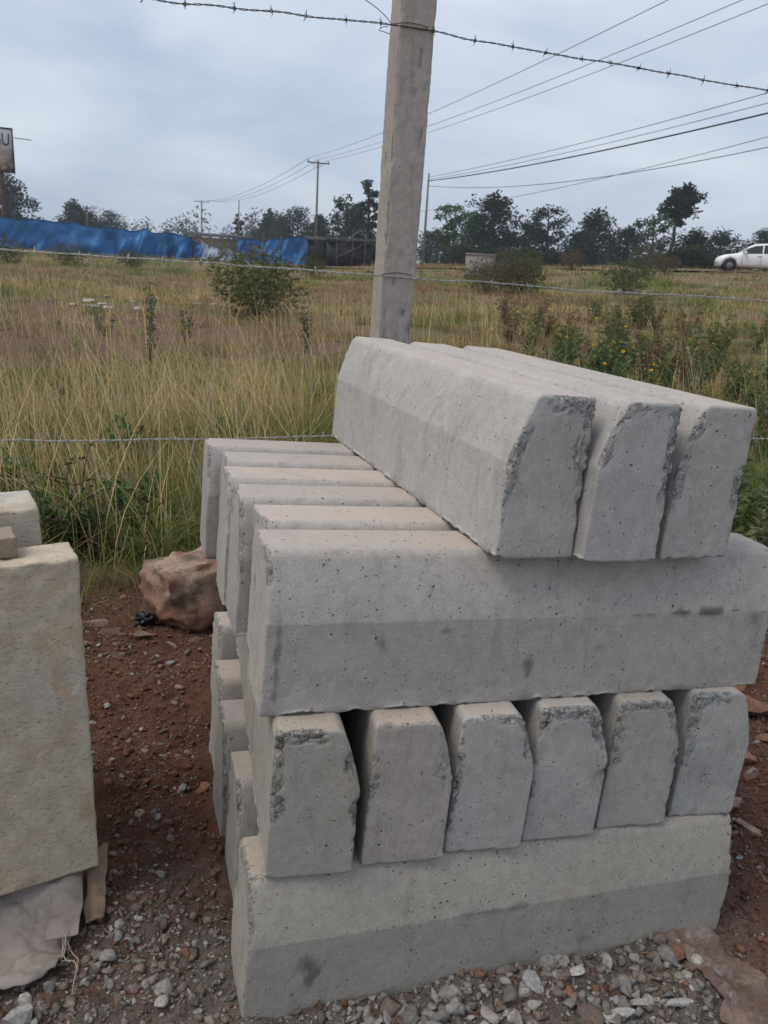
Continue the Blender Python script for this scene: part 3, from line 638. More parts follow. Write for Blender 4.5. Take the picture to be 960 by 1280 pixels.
# ------------------------------------------------------------------ fence post and barbed wire
az0 = math.radians(2.5); FD = np.array([math.cos(az0), -math.sin(az0)]); FP = np.array([.692, 1.487+.04])
def post(seed, base, lean, label, h=2.35):
    dim = (.107, .107, h+.25)
    gr = (edge_grid(dim[0], .02, .0035, .008), edge_grid(dim[1], .02, .0035, .008), edge_grid(dim[2], .02, .004, .009))
    def shape(P, ed, D, P0):
        off = seed*3.3; n1 = fbm(P*np.array([55, 55, 14])+off, 3, 4); n2 = fbm(P*140+off, 8, 2); fall = np.exp(-(ed/.007)**1.4)
        P = P+D*(-.006*np.clip(n1-.42, 0, 1)-.004*fall*np.clip(n1+.3, 0, 1.3)+.0008*n2)[:, None]
        return P-np.array([dim[0]/2, dim[1]/2, .25]), np.clip(np.clip(n1-.42, 0, 1)*1.5+.5*fall*np.clip(n1+.1, 0, 1), 0, 1)*.75
    P, q, w = rough_block(dim, gr, (.006, .006, .006), shape, seed)
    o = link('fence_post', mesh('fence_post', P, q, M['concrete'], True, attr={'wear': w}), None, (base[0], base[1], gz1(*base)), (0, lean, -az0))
    o['tint'] = (.93, .87, .82); return tag(o, label, 'fence post', 'concrete fence posts')
post(3, FP, math.radians(.9), 'square pitted concrete fence post rising behind the stacked kerbs')
PL, PR = FP-FD*3.1, FP+FD*3.3
post(4, PL, 0, 'concrete fence post beyond the stone slabs'); post(5, PR, .01, 'concrete fence post on the weedy bank side')
bm = MB()
t = np.linspace(0, 2*math.pi*2, 22)
bm.tube(np.stack([.0035*np.cos(t), np.linspace(-.004, .004, 22), .0035*np.sin(t)], 1).tolist(), .001, 4)
bm.tube([(.0, -.004, -.013), (.003, -.002, 0), (-.002, -.004, .013)], .0009, 4); bm.tube([(-.002, .012, -.007), (.003, .003, .002), (.0, -.013, .008)], .0009, 4)
barb_me = bm.get('barb', M['rust']); barb_pale = barb_me.copy(); barb_pale.materials[0] = M['wire']
def strand(z, sag, label, seed, mat, tail=False, yoff=-.058):
    root = bpy.data.objects.new('barbed_wire', None); COL.objects.link(root); tag(root, label, 'barbed wire', 'strands of barbed wire on the fence')
    zl, zc, zr = z; r = np.random.default_rng(seed); nrm = np.array([-math.sin(az0), -math.cos(az0)])
    n = 900; s = np.linspace(-3.1, 3.3, n)
    zz = np.where(s < 0, zc+(zl-zc)*(-s/3.1)-sag*(4*(-s/3.1)*(1+s/3.1)), zc+(zr-zc)*(s/3.3)-sag*(4*(s/3.3)*(1-s/3.3)))
    zz = zz+.004*vn(np.stack([s*3, s*0, s*0], 1), seed)+.0025*vn(np.stack([s*11, s*0, s*0], 1), seed+1)
    xy = FP[None]+s[:, None]*FD[None]+nrm[None]*.058
    P = np.column_stack([xy, zz]); mb = MB()
    for ph in (0, math.pi):
        a = s/.06*2*math.pi+ph; off = .0017*np.column_stack([np.cos(a)*0, np.cos(a), np.sin(a)])
        mb.tube(P+off, .0012, 4)
    mb.build('strand', mat, root)
    tie = MB(); c = .0565; z0 = float(np.interp(0, s, zz))     # tie wire round the post
    pts = [(-c, -c), (c, -c), (c, c), (-c, c), (-c, -c)]
    P2 = []
    for (ax, ay), (bx, by) in zip(pts[:-1], pts[1:]):
        for k in range(5): f = k/5; P2.append((*(FP+FD*(ax+(bx-ax)*f)+np.array([math.sin(az0), math.cos(az0)])*(ay+(by-ay)*f)), z0+.012*math.sin(len(P2)*.5)))
    P2.append(P2[0]); tie.tube(np.array(P2)+np.array([.0009, 0, 0]), .0011, 4)
    if tail:
        tt = np.linspace(0, 1, 14); tie.tube(np.column_stack([FP[0]-.06-.17*tt, FP[1]-.07+0*tt, z0+.0+.055*np.sin(tt*2.0)**.8+.0*tt]), .0011, 4)
    tie.build('tie_wire', M['rust'], root)
    x = -3.05
    while x < 3.25:
        i = int((x+3.1)/6.4*(n-1)); b = link('barb', barb_me if tail else barb_pale, root, P[i], (r.uniform(0, 6.28), r.uniform(-.3, .3), r.uniform(-.2, .2)-az0)); x += .112+r.uniform(-.02, .02)
        if abs(x) < .075: x = .08
strand((1.83, 1.795, 1.825), .035, 'topmost barbed wire strand crossing the sky past the fence post', 5, M['rust'], True)
strand((1.20, 1.118, 1.125), .012, 'middle barbed wire strand tied round the fence post before the field', 6, M['wire'])
strand((.625, .62, .63), .014, 'lowest barbed wire strand running through the grass behind the kerbs', 7, M['wire'])
# ------------------------------------------------------------------ grass and weeds
PAL = dict(green=(.15, .205, .05), olive=(.23, .215, .075), straw=(.57, .435, .225), tan=(.41, .27, .13), rust=(.35, .18, .09), lush=(.11, .215, .045), grey=(.4, .35, .27))
def blade_mesh(x, y, h, w, lean, az, col, seed, seg=3, zoff=-.01):
    """curved tapering blades; all arrays of length n"""
    r = np.random.default_rng(seed); n = len(x); z = gs(x, y)+zoff
    face = r.uniform(0, 2*math.pi, n); sx, sy = np.cos(face), np.sin(face); dx, dy = np.cos(az), np.sin(az)
    V = []
    for k in range(seg+1):
        t = k/seg; b = lean*t**1.9; cz = t*np.sqrt(np.clip(1-(lean*.75*t)**2, .08, 1))
        c = np.stack([x+dx*b*h, y+dy*b*h, z+cz*h], 1); ww = w*(1-t**1.5)*.5
        if k < seg: V += [c-np.stack([sx*ww, sy*ww, 0*ww], 1), c+np.stack([sx*ww, sy*ww, 0*ww], 1)]
        else: V += [c]
    m = len(V); V = np.stack(V, 1).reshape(-1, 3); f = []
    for k in range(seg-1): a = 2*k; f += [(a, a+1, a+3), (a, a+3, a+2)]
    f.append((2*seg-2, 2*seg-1, 2*seg)); f = np.array(f)
    F = (f[None]+(np.arange(n)*m)[:, None, None]).reshape(-1, 3)
    return V, F, np.repeat(col, m, 0)
def field_xy(n, d0, d1, seed, a0=-13, a1=54):
    r = np.random.default_rng(seed); d = np.sqrt(r.uniform(d0*d0, d1*d1, n)); a = np.radians(r.uniform(a0, a1, n))
    return CAM[0]+d*np.sin(a), CAM[1]+d*np.cos(a), d, np.degrees(a), r
def grass_edge(x): return 1.62+.12*np.sin(x*3.1)+.1*np.sin(x*7.7+1)-.32*sm(.9, 1.9, x)
def bare(x, y): return .86*sm(1.15, .5, np.hypot((x+1.2)/4.6, (y-10.5)/4.4)+.45*fbm2(x, y, .7, 61))
def colours(x, y, r, dryness):
    """dryness 0..1 per blade"""
    n = len(x); pick = r.random(n); g = np.array([PAL['green'], PAL['lush'], PAL['olive']])[r.choice(3, n, p=[.5, .22, .28])]
    d = np.array([PAL['straw'], PAL['tan'], PAL['rust'], PAL['olive']])[r.choice(4, n, p=[.34, .34, .14, .18])]
    c = np.where((pick < dryness)[:, None], d, g); return c*r.uniform(.65, 1.2, (n, 1))
def put_grass(name, nt_, per, d0, d1, seed, hr, wr, rad, label, dry=.5, near=False):
    """tufts: every tuft has its own colour mood, height and outward lean"""
    x0, y0, d, az, r = field_xy(nt_, d0, d1, seed, *((-11, 50) if near else (-13, 54)))
    if near: m_ = (az < 15) | (az > 34) | (d > 4.6); x0, y0, d, az = x0[m_], y0[m_], d[m_], az[m_]; nt_ = len(x0)
    cl = fbm2(x0, y0, 1.1, seed+5)
    keep = (y0 > grass_edge(x0)) & (r.random(nt_) > .95*bare(x0, y0)) & (np.hypot(x0-FP[0], y0-FP[1]) > .15) & (r.random(nt_) < np.clip(.6+cl*(.8 if near else 1.8), .04, 1))
    x0, y0, d, az = x0[keep], y0[keep], d[keep], az[keep]; nt_ = len(x0)
    n1 = fbm2(x0, y0, .5, 33); n2 = fbm2(x0, y0, 2.0, 34)
    dr = np.clip(dry+.7*n1+.35*n2+.2*sm(8, 14, d)*sm(26, 15, az)-.2*sm(26, 40, az)*sm(16, 8, d)+.3*r.normal(size=nt_), .03, .98)
    tc_ = colours(x0, y0, r, dr); hh = r.uniform(*hr, nt_)*(1+.45*fbm2(x0, y0, .9, seed+9))*np.where(y0-grass_edge(x0) < .2, .6, 1); lum = r.uniform(.55, 1.45, nt_)
    redk = sm(.05, .5, fbm2(x0, y0, .22, 71)+.4*sm(17, 22, az)*sm(33, 26, az))*sm(7, 13, d)*.55
    k = np.repeat(np.arange(nt_), per); n = len(k); rho = rad*np.sqrt(r.random(n)); th = r.uniform(0, 2*math.pi, n)
    x = x0[k]+rho*np.cos(th); y = y0[k]+rho*np.sin(th)
    col = (.65*tc_[k]+.35*colours(x, y, r, dr[k]))*lum[k][:, None]; rk = redk[k][:, None]; col = col*(1-rk)+np.array([.33, .19, .115])*rk*r.uniform(.7, 1.2, (n, 1))
    lean = np.clip(r.normal(.6, .4, n)+.35*rho/rad, .05, 1.3); dirn = th+r.normal(0, .8, n)
    V, F, C = blade_mesh(x, y, hh[k]*r.uniform(.4, 1.1, n), r.uniform(*wr, n), lean, dirn, col, seed+1)
    tag(link(name, mesh(name, V, F, M['grass'], False, C)), label, 'grass', kind='stuff')
put_grass('grass', 9000, 20, 2.5, 5.2, 101, (.15, .44), (.003, .0075), .075, 'tangled green and dry grass just behind the fence wires', .36, True)
put_grass('grass', 7500, 15, 5.2, 9, 105, (.1, .3), (.004, .009), .10, 'rough green and dry grass past the fence', .4)
put_grass('grass', 8000, 14, 9, 17, 102, (.07, .27), (.007, .013), .12, 'dry and green grass over the middle of the field', .48)
put_grass('grass', 8000, 11, 17, 34, 103, (.1, .34), (.014, .026), .22, 'brown and dull green grass in the far field', .46)
put_grass('grass', 5500, 9, 34, 75, 104, (.12, .36), (.03, .06), .5, 'faded grass at the far edge of the field', .45)
# tall dry stalks with seed heads
def stalks(n, d0, d1, seed, hr, w, a0, a1, label):
    x, y, d, az, r = field_xy(n, d0, d1, seed, a0, a1); cl = fbm2(x, y, 1.3, seed)
    keep = (y > grass_edge(x)+.25) & (cl > -.1) & (np.hypot(x-FP[0], y-FP[1]) > .12); x, y, d = x[keep], y[keep], d[keep]; n = len(x)
    c = np.array([PAL['straw'], PAL['tan'], PAL['grey']])[r.choice(3, n, p=[.6, .25, .15])]*r.uniform(.9, 1.5, (n, 1))
    V, F, C = blade_mesh(x, y, r.uniform(*hr, n), np.full(n, w), np.abs(r.normal(.3, .4, n)), r.normal(2.6, 1.3, n), c, seed+1, seg=5)
    tag(link('dry_grass_stalks', mesh('dry_grass_stalks', V, F, M['grass'], False, C)), label, 'grass', kind='stuff')
stalks(2300, 2.9, 6.5, 121, (.4, .9), .0045, -13, 14, 'tall straw-coloured grass stalks by the fence near the stone slabs')
stalks(900, 3.0, 8, 122, (.4, .85), .0048, 14, 52, 'tall straw-coloured grass stalks behind the stacked kerbs')
stalks(3200, 6.5, 20, 123, (.35, .8), .008, -13, 54, 'thin dry grass stalks across the field')

def leafy(mb, P, n, size, r, col, aspect=2.4, droop=.3, fold=.25):
    """n leaf blades (folded diamonds) about points P"""
    i = r.integers(0, len(P), n); c = P[i]; a = r.uniform(0, 2*math.pi, n); el = r.uniform(-droop-.4, .9, n)
    d = np.stack([np.cos(a)*np.cos(el), np.sin(a)*np.cos(el), np.sin(el)], 1); s = np.cross(d, r.normal(size=(n, 3))); s /= np.linalg.norm(s, axis=1)[:, None]; u = np.cross(s, d)
    L_ = size*r.uniform(.6, 1.3, (n, 1)); w = L_/aspect
    V = np.stack([c, c+d*L_*.45+s*w*.5+u*w*fold, c+d*L_-u*0, c+d*L_*.45-s*w*.5+u*w*fold], 1).reshape(-1, 3)
    f = np.array([[0, 1, 2], [0, 2, 3]]); F = (f[None]+(np.arange(n)*4)[:, None, None]).reshape(-1, 3)
    C = np.repeat(np.array(col)[None]*r.uniform(.6, 1.3, (n, 1)), 4, 0); mb.add(V, tris=F, col=C)
def weed(x, y, h, seed, label, kind='leafy', group=None, col=None, name='weed', flowers=0, spread=.35, n=None):
    r = np.random.default_rng(seed); root = bpy.data.objects.new(name, None); COL.objects.link(root); root.location = (x, y, gz1(x, y)-.01); tag(root, label, 'plant', group, 'thing')
    st = MB(); pts = []; tips = []
    for k in range(n or 7):
        a = r.uniform(0, 6.28); ln = h*r.uniform(.6, 1.0); sp = spread*r.uniform(.3, 1); t = np.linspace(0, 1, 7)[:, None]
        p = np.hstack([t*0+.02*math.cos(a)+np.cos(a)*sp*ln*t**1.4, .02*math.sin(a)+np.sin(a)*sp*ln*t**1.4, ln*t*(1-.12*sp*t)])
        p[:, :2] += .012*r.normal(size=(7, 2))*t; st.tube(p, np.linspace(.0045, .0018, 7)*max(.7, h), 4, (.09, .1, .04) if kind != 'dead' else (.06, .045, .035)); q = np.linspace(.15, 1, 26)
        pp = np.stack([np.interp(q*6, np.arange(7), p[:, j]) for j in range(3)], 1); pts.append(pp); tips.append(p[-1])
        if kind in ('dead', 'branchy'):
            for b in range(4):
                i0 = r.integers(2, 6); e_ = p[i0]+np.array([r.normal()*.12, r.normal()*.12, r.uniform(.05, .16)])*h; st.tube([p[i0], (p[i0]+e_)/2+r.normal(size=3)*.01, e_], [.002, .0015, .001], 4, (.06, .045, .035)); tips.append(e_)
    st.build('stem', M['bark'], root); pts = np.vstack(pts); lf = MB()
    if kind == 'mound':
        q_ = r.normal(size=(900, 3)); q_ = q_/np.linalg.norm(q_, axis=1)[:, None]*(r.random((900, 1))**.4); q_ = q_*(1+.25*fbm(q_*2.2+seed, 3, 3))[:, None]; pts = q_*np.array([h*.72, h*.72, h*.5])+np.array([0, 0, h*.5]); leafy(lf, pts, 7000 if h > 1.1 else 4200, .06*max(.8, h), r, col, 3.2, .1)
    if kind == 'leafy': leafy(lf, pts, 300, .042+.015*h, r, col or (.06, .095, .028), 2.6, .4)
    elif kind == 'fine': leafy(lf, pts+r.normal(size=pts.shape)*.035*h, 1500 if h < .9 else 5200, .05*max(.8, h), r, col or (.055, .07, .03), 4.0, .1)
    elif kind == 'spike': leafy(lf, pts+r.normal(size=pts.shape)*.02, 420, .035, r, col or (.035, .05, .022), 3.2, .3)
    elif kind == 'dead':
        leafy(lf, np.array(tips), 34, .016, r, (.05, .035, .028), 1.5, .3)
    lf.build('leaves', M['leaf'], root)
    for k in range(flowers):
        fm = MB(); c = tips[k % len(tips)]+r.normal(size=3)*.01+np.array([0, 0, .015]); nrm = np.array([r.normal()*.4, -.5+r.normal()*.3, .8]); nrm /= np.linalg.norm(nrm); s = np.cross(nrm, [1, 0, 0]); s /= np.linalg.norm(s); u = np.cross(nrm, s); R_ = r.uniform(.012, .02)
        for j in range(8):
            a = j*math.pi/4; dd = s*math.cos(a)+u*math.sin(a); sd_ = -s*math.sin(a)+u*math.cos(a)
            fm.add([c, c+dd*R_*.6+sd_*R_*.28, c+dd*R_+nrm*.003, c+dd*R_*.6-sd_*R_*.28], tris=[[0, 1, 2], [0, 2, 3]], col=(.75, .42, .02))
        fm.tube([c-nrm*.002, c+nrm*.004], [.006, .005], 6, (.25, .12, .02)); fm.build('flower', M['leaf'], root)
    return root
def at_az(azd, d): a = math.radians(azd); return CAM[0]+d*math.sin(a), CAM[1]+d*math.cos(a)
# flowering weeds behind the top kerbs
r = np.random.default_rng(88)
for k, (a, d, h, fl) in enumerate([(31.2, 8.5, .75, 4), (33.5, 7.4, .8, 6), (36.8, 6.6, .75, 8), (35.4, 6.2, .6, 5), (28.8, 9.5, .72, 3), (38.2, 5.6, .55, 3), (39.8, 7.8, .7, 2)]):
    weed(*at_az(a, d), h, 700+k, 'leafy weed with small yellow daisy flowers on the bank behind the kerbs', 'leafy', 'yellow-flowered weeds on the bank', flowers=fl, col=(.14, .17, .06), name='flowering_weed')
for k in range(64):
    a = r.uniform(30, 50); d = 3.4+7*r.random()**1.5
    weed(*at_az(a, d), r.uniform(.35, .65), 740+k, ['feathery fine-leaved weed in the tangle on the bank', 'yellowish green broad-leaved weed without flowers on the bank', 'dark green broad-leaved weed without flowers on the bank'][k % 3], 'leafy' if k % 3 else 'fine', 'green weeds on the bank', col=[(.12, .165, .055), (.16, .18, .075), (.09, .13, .05)][k % 3])
for k in range(30):
    a = r.uniform(27, 47); d = r.uniform(7.5, 17)
    weed(*at_az(a, d), r.uniform(.45, .8), 1300+k, ['ragged olive weed among the brown grass of the bank', 'ragged rust-brown weed among the grass of the bank'][k % 2], 'fine', 'ragged weeds farther up the bank', col=[(.13, .145, .06), (.2, .135, .08)][k % 2], spread=.5)
for k in range(12):
    a = r.uniform(-8, 12); d = r.uniform(2.95, 4.6)
    weed(*at_az(a, d), r.uniform(.2, .36), 780+k, 'low green broadleaf weed in the grass behind the boulder', 'leafy', 'low weeds in the near grass', col=(.07, .14, .04))
x, y = at_az(9.2, 3.25); weed(x, y, .22, 795, 'bright green leafy weed tucked beside the rear kerb ends', 'leafy', col=(.035, .115, .03))
for k, (a, d, h, lab) in enumerate([(-.6, 2.95, .52, 'dead dark branching stem standing between slabs and boulder'), (1.6, 2.85, .36, 'shorter dead stem next to the dead branching stem'), (-2.6, 3.05, .6, 'tall dead dark stem with dry seed heads behind the stone slabs'), (-3.6, 2.95, .45, 'thin dead twiggy stem close behind the stone slabs')]):
    weed(x := at_az(a, d)[0], at_az(a, d)[1], h, 800+k, lab, 'dead', name='dead_weed', n=2, spread=.25)
for k, (a, d, h, lab) in enumerate([(2.75, 8.4, .85, 'tall dark spiky weed standing alone on the bare earth'), (13.3, 9.8, .62, 'dark green spiky weed in the grass before the fence post'), (.0, 11.2, .42, 'squat bluish green weed on the bare earth'), (5.2, 10.5, .5, 'small dark weed between bare earth and shrub')]):
    weed(*at_az(a, d), h, 820+k, lab, 'spike', name='spiky_weed', n=5 if k != 2 else 12, spread=.14 if k != 2 else .9, col=(.06, .085, .045) if k != 2 else (.045, .105, .065))
# shrub in the middle of the field
weed(*at_az(9.9, 14.8), 1.2, 840, 'feathery olive green shrub rising from the middle of the field', 'mound', name='shrub', n=30, spread=.7, col=(.13, .145, .055))
for k, (a, d, h) in enumerate([(13.6, 33, .9), (-2, 30, .8), (-5.5, 32, .9), (1.8, 31, .7)]):
    weed(*at_az(a, d), h, 850+k, 'loose olive bush in the far grass before the blue tarpaulin', 'mound', 'olive bushes in the far grass', name='shrub', n=22, spread=.8, col=(.1, .11, .048))
for k in range(10):
    a = r.uniform(24, 38); d = r.uniform(24, 42)
    weed(*at_az(a, d), r.uniform(.7, 1.2), 860+k, 'straggling %s bush on the rising bank below the trees' % ['brownish', 'olive green', 'rust coloured'][k % 3], 'mound', 'straggling bushes on the bank', name='shrub', n=20, spread=.8, col=[(.12, .105, .055), (.085, .11, .045), (.16, .105, .07)][k % 3])
# pale rubble on the bare earth
for k in range(26):
    c = [(1.35, 15.3), (.5, 16.0), (-.3, 14.2)][k % 3]; x = c[0]+r.normal()*.45; y = c[1]+r.normal()*.25; s = r.uniform(.08, .26)
    stone('rubble_lump', 1100+k, (x, y), (s*1.4, s, s*.5), np.array((.55, .49, .46))*r.uniform(.7, 1.1), 'pale lump of rubble scattered on the bare earth of the field', 'rubble', 'pale rubble on the bare earth', sub=(ICO1, F1), cuts=6, local=False, bury=.1)

# ------------------------------------------------------------------ small concrete block in the field
x, y = at_az(24.9, 33); g = gz1(x, y); mb = MB(); mb.box((0, 0, .55), (1.14, .5, 1.1)); mb.box((0, 0, 1.13), (1.18, .54, .06))
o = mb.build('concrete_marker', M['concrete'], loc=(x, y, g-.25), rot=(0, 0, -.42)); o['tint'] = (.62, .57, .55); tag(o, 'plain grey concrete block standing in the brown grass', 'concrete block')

# ------------------------------------------------------------------ blue tarpaulins and shacks
def mat_tarp(name, c1, c2):
    a = NT(name); v = a.obj(); n = a.noise(v, 1.2, 4, .6, .5)
    c = a.mix(a.ramp(n, (.3, 0.), (.7, 1.)), c2, c1); c = a.mix(a.math('MULTIPLY', a.ramp(a.noise(v, 6, 4, .7), (.58, 0.), (.7, 1.)), .35), c, (.16, .22, .35))
    a.bsdf(c, .45, a.bump(a.noise(a.n('ShaderNodeMapping', {'Vector': v, 'Scale': (1, 1, .35)}).outputs[0], 3.5, 4, .6, 1.0), .12, .8), spec=.35); return a.m
M['blue'] = mat_tarp('blue_tarpaulin', (.07, .24, .54), (.03, .14, .38)); M['dtarp'] = mat_tarp('dark_tarpaulin', (.02, .022, .028), (.008, .009, .012)); M['ptarp'] = mat_tarp('pale_tarpaulin', (.4, .47, .55), (.3, .36, .45))
def tarp(path, mat, label, seed, parts=True, posts=6):
    """hanging sheet along path of (az, dist, z_top above ground); folds and thickness, with wooden stakes"""
    root = bpy.data.objects.new('tarpaulin', None); COL.objects.link(root); tag(root, label, 'tarpaulin')
    A = np.array(path, float); n = 160; t = np.linspace(0, len(A)-1, n); az = np.interp(t, np.arange(len(A)), A[:, 0]); d = np.interp(t, np.arange(len(A)), A[:, 1]); zt = np.interp(t, np.arange(len(A)), A[:, 2])
    x = CAM[0]+d*np.sin(np.radians(az)); y = CAM[1]+d*np.cos(np.radians(az)); g = gz(x, y); m = 14; V = []
    for k in range(m):
        f = k/(m-1); w = .3*vn(np.stack([t*3.1, t*0+f*1.5, t*0], 1), seed)+.2*vn(np.stack([t*10+f*3.5, t*0+f*3, t*0], 1), seed+1)*(.3+f)
        V.append(np.stack([x+w*.3, y+w+.12*f, g-.05+zt*(1-f)+(1-f)*.12*vn(np.stack([t*4, t*0, t*0], 1), seed+3)], 1))
    V = np.vstack(V); I = np.arange(n*m).reshape(m, n); q = np.stack([I[:-1, :-1], I[1:, :-1], I[1:, 1:], I[:-1, 1:]], -1).reshape(-1, 4); N_ = n*m
    b = np.concatenate([I[0, :], I[1:, -1], I[-1, -2::-1], I[-2:0:-1, 0]]); bn = np.roll(b, -1)
    link('sheet', mesh('sheet', np.vstack([V, V+np.array([0, .02, 0])]), np.vstack([q, q[:, ::-1]+N_, np.stack([b, b+N_, bn+N_, bn], 1)]), mat, True), root)
    for k in range(posts):
        i = int((k+.5)/posts*n); mb = MB(); mb.tube([(x[i], y[i]+.2, g[i]-.2), (x[i]+.03, y[i]+.2, g[i]+zt[i]+.12+.25*(k % 2))], .035, 6, (.1, .08, .06)); mb.build('stake', M['bark'], root)
    return root
tarp([(-10, 52, 1.65), (-6.1, 50, 1.62), (-3.2, 50, 1.62), (0, 50, 1.62), (2.4, 50, 1.5), (4.0, 50, 1.42), (6.0, 50, 1.02), (7.9, 49.5, .45)], M['blue'], 'long sagging blue tarpaulin screen stretched across the far field', 3, posts=9)
tarp([(8.6, 50.5, 1.45), (10.9, 50.5, 1.52), (13.15, 50, 1.68)], M['blue'], 'shorter crumpled blue tarpaulin hung next to the dark shack', 8, posts=4)
tarp([(6.3, 49.2, 1.05), (7.2, 49.1, .75), (8.8, 49, .72)], M['ptarp'], 'pale flap of tarpaulin between the two blue sheets', 12, posts=2)
def shack(azc, d, w, dep, h, mat, label, roof=(.16, .15, .15), rz=0.0, frame=True):
    x, y = at_az(azc, d); g = gz1(x, y); root = bpy.data.objects.new('shack', None); COL.objects.link(root); root.location = (x, y, g-.05); root.rotation_euler = (0, 0, rz); tag(root, label, 'shack')
    for nm, c, dm in (('wall', (0, -dep/2, h/2), (w, .06, h)), ('wall', (0, dep/2, h/2), (w, .06, h)), ('wall', (-w/2, 0, h/2), (.06, dep-.07, h)), ('wall', (w/2, 0, h/2), (.06, dep-.07, h))):
        mb = MB(); mb.box(c, dm); link(nm, mb.get(nm, mat), root)
    mb = MB(); v = np.array([(-w/2-.15, -dep/2-.2, h+.05), (w/2+.15, -dep/2-.2, h+.05), (w/2+.15, dep/2+.2, h+.3), (-w/2-.15, dep/2+.2, h+.3)]); mb.add(np.vstack([v, v+[0, 0, .05]]), quads=[[0, 3, 2, 1], [4, 5, 6, 7], [0, 1, 5, 4], [1, 2, 6, 5], [2, 3, 7, 6], [3, 0, 4, 7]], col=roof); mb.build('roof', M['bark'], root)
    if frame:
        for sx in (-.3, .05, .34):
            mb = MB(); mb.tube([(sx*w, -dep/2-.15, 0), (sx*w*1.05, -dep/2-.15, h+.5)], .04, 5, (.12, .09, .07)); mb.build('pole', M['bark'], root)
        mb = MB(); mb.tube([(-.35*w, -dep/2-.17, .35*h), (.34*w, -dep/2-.17, 1.0*h)], .035, 5, (.14, .1, .08)); mb.tube([(-.1*w, -dep/2-.18, h), (.2*w, -dep/2-.18, h+.75), (.45*w, -dep/2-.18, h)], .03, 5, (.2, .19, .18)); mb.build('brace', M['bark'], root)
shack(16.0, 50.5, 2.5, 2, 1.4, M['dtarp'], 'dark plastic covered shack with pole frame beside the blue tarpaulin', (.02, .02, .022), -.2)
shack(14.2, 53, 1.8, 2, 1.45, M['dtarp'], 'low black shack pressed against the end of the blue tarpaulin', (.05, .045, .045), -.2, False)
shack(7.4, 57, 4.2, 3, 1.3, M['wood'], 'low shed with dark flat roof behind the gap in the tarpaulins', (.06, .06, .065), -.1, False)

# ------------------------------------------------------------------ billboard
root = bpy.data.objects.new('billboard', None); COL.objects.link(root); x, y = at_az(-5.75, 62.5); g = gz1(x, y); root.location = (x, y, g-.05); tag(root, 'roadside billboard with large dark letters on a rusty post', 'billboard'); root.rotation_euler = (0, 0, .06)
mb = MB(); mb.tube([(.25, .12, 0), (.25, .12, 6.9)], .14, 8, (.12, .06, .045)); mb.build('post', M['bark'], root)
a = NT('billboard_print'); v = a.obj(); sx = a.n('ShaderNodeSeparateXYZ', {0: v})
c = a.mix(a.ramp(a.math('MULTIPLY_ADD', sx.outputs[2], .4, -1.95), (.1, 0.), (.75, 1.)), a.mix(a.ramp(a.noise(v, 1.6, 4, .6, .8), (.4, 0.), (.62, 1.)), (.2, .09, .08), (.62, .5, .44)), a.mix(a.noise(v, .9, 3), (.5, .5, .52), (.72, .68, .65)))
a.bsdf(c, .5, None); M['print'] = a.m
mb = MB(); mb.box((-1.25, 0, 5.95), (4.5, .1, 2.55)); mb.build('panel', M['print'], root)
mb = MB()
for c_, d_ in (((-1.25, 0, 7.27), (4.68, .16, .09)), ((-1.25, 0, 4.63), (4.68, .16, .09)), ((1.045, 0, 5.95), (.09, .16, 2.55)), ((-3.545, 0, 5.95), (.09, .16, 2.55))): mb.box(c_, d_)
mb.build('frame', M['black'], root)
fc = bpy.data.curves.new('letters', 'FONT'); fc.body = 'GU'; fc.size = .92; fc.extrude = .012; fc.align_x = 'RIGHT'; fo = bpy.data.objects.new('letters', fc); COL.objects.link(fo); dg = bpy.context.evaluated_depsgraph_get()
lm = bpy.data.meshes.new_from_object(fo.evaluated_get(dg)); bpy.data.objects.remove(fo); lm.materials.clear(); lm.materials.append(M['black']); lo = link('letters', lm, root, (.9, -.068, 6.25), (math.pi/2, 0, 0)); lo.scale = (.8, 1.15, 1)
mb = MB(); mb.tube([(1.0, -.05, 6.75), (2.2, -.05, 6.72)], .025, 5); mb.build('bracket', M['black'], root)

# ------------------------------------------------------------------ utility poles and lines
def upole(x, y, ztop, label, arms=1, mat='wood', r0=.14, aw=1.1, group='utility poles'):
    g = gz1(x, y); root = bpy.data.objects.new('utility_pole', None); COL.objects.link(root); root.location = (x, y, g-.1); tag(root, label, 'utility pole', group); h = ztop-g+.1
    mb = MB(); mb.tube([(0, 0, 0), (0, 0, h*.5), (0, 0, h)], [r0, r0*.85, r0*.65], 8); link('shaft', mb.get('shaft', M[mat], True), root)
    for k in range(arms):
        z = h-.25-k*.9; mb = MB(); mb.box((0, -.12, z), (2*aw, .1, .12)); mb.build('crossarm', M['wood'], root)
        for s in (-1, 0, 1): mb = MB(); mb.tube([(s*aw*.92, -.12, z+.06), (s*aw*.92, -.12, z+.16), (s*aw*.92, -.12, z+.28)], [.05, .07, .03], 6); mb.build('insulator', M['ceram'], root)
        mb = MB(); mb.tube([(-aw*.6, -.1, z), (0, -.1, z-.55)], .02, 4); mb.tube([(aw*.6, -.1, z), (0, -.1, z-.55)], .02, 4); mb.build('brace', M['wood'], root)
upole(21.25, 86.4, 11.5, 'tall wooden power pole with crossarm above the dark shack', aw=1.15)
upole(20.65, 187.9, 13.2, 'distant power pole with crossarm beyond the blue tarpaulin', aw=1.6, r0=.2)
upole(20.75, 53.33, 7.5, 'slender grey-green pole without crossarm beside the fence post', 0, 'pole', .1)
upole(20.3, 8.0, 11.6, 'power pole carrying the overhead lines beside the road', 1, aw=1.15)
upole(11.9, 78, 6.5, 'short bare pole standing among the trees behind the tarpaulins', 0, r0=.07)
upole(-1.0, 60, 3.9, 'thin stake-like pole behind the middle of the long tarpaulin', 0, r0=.05)
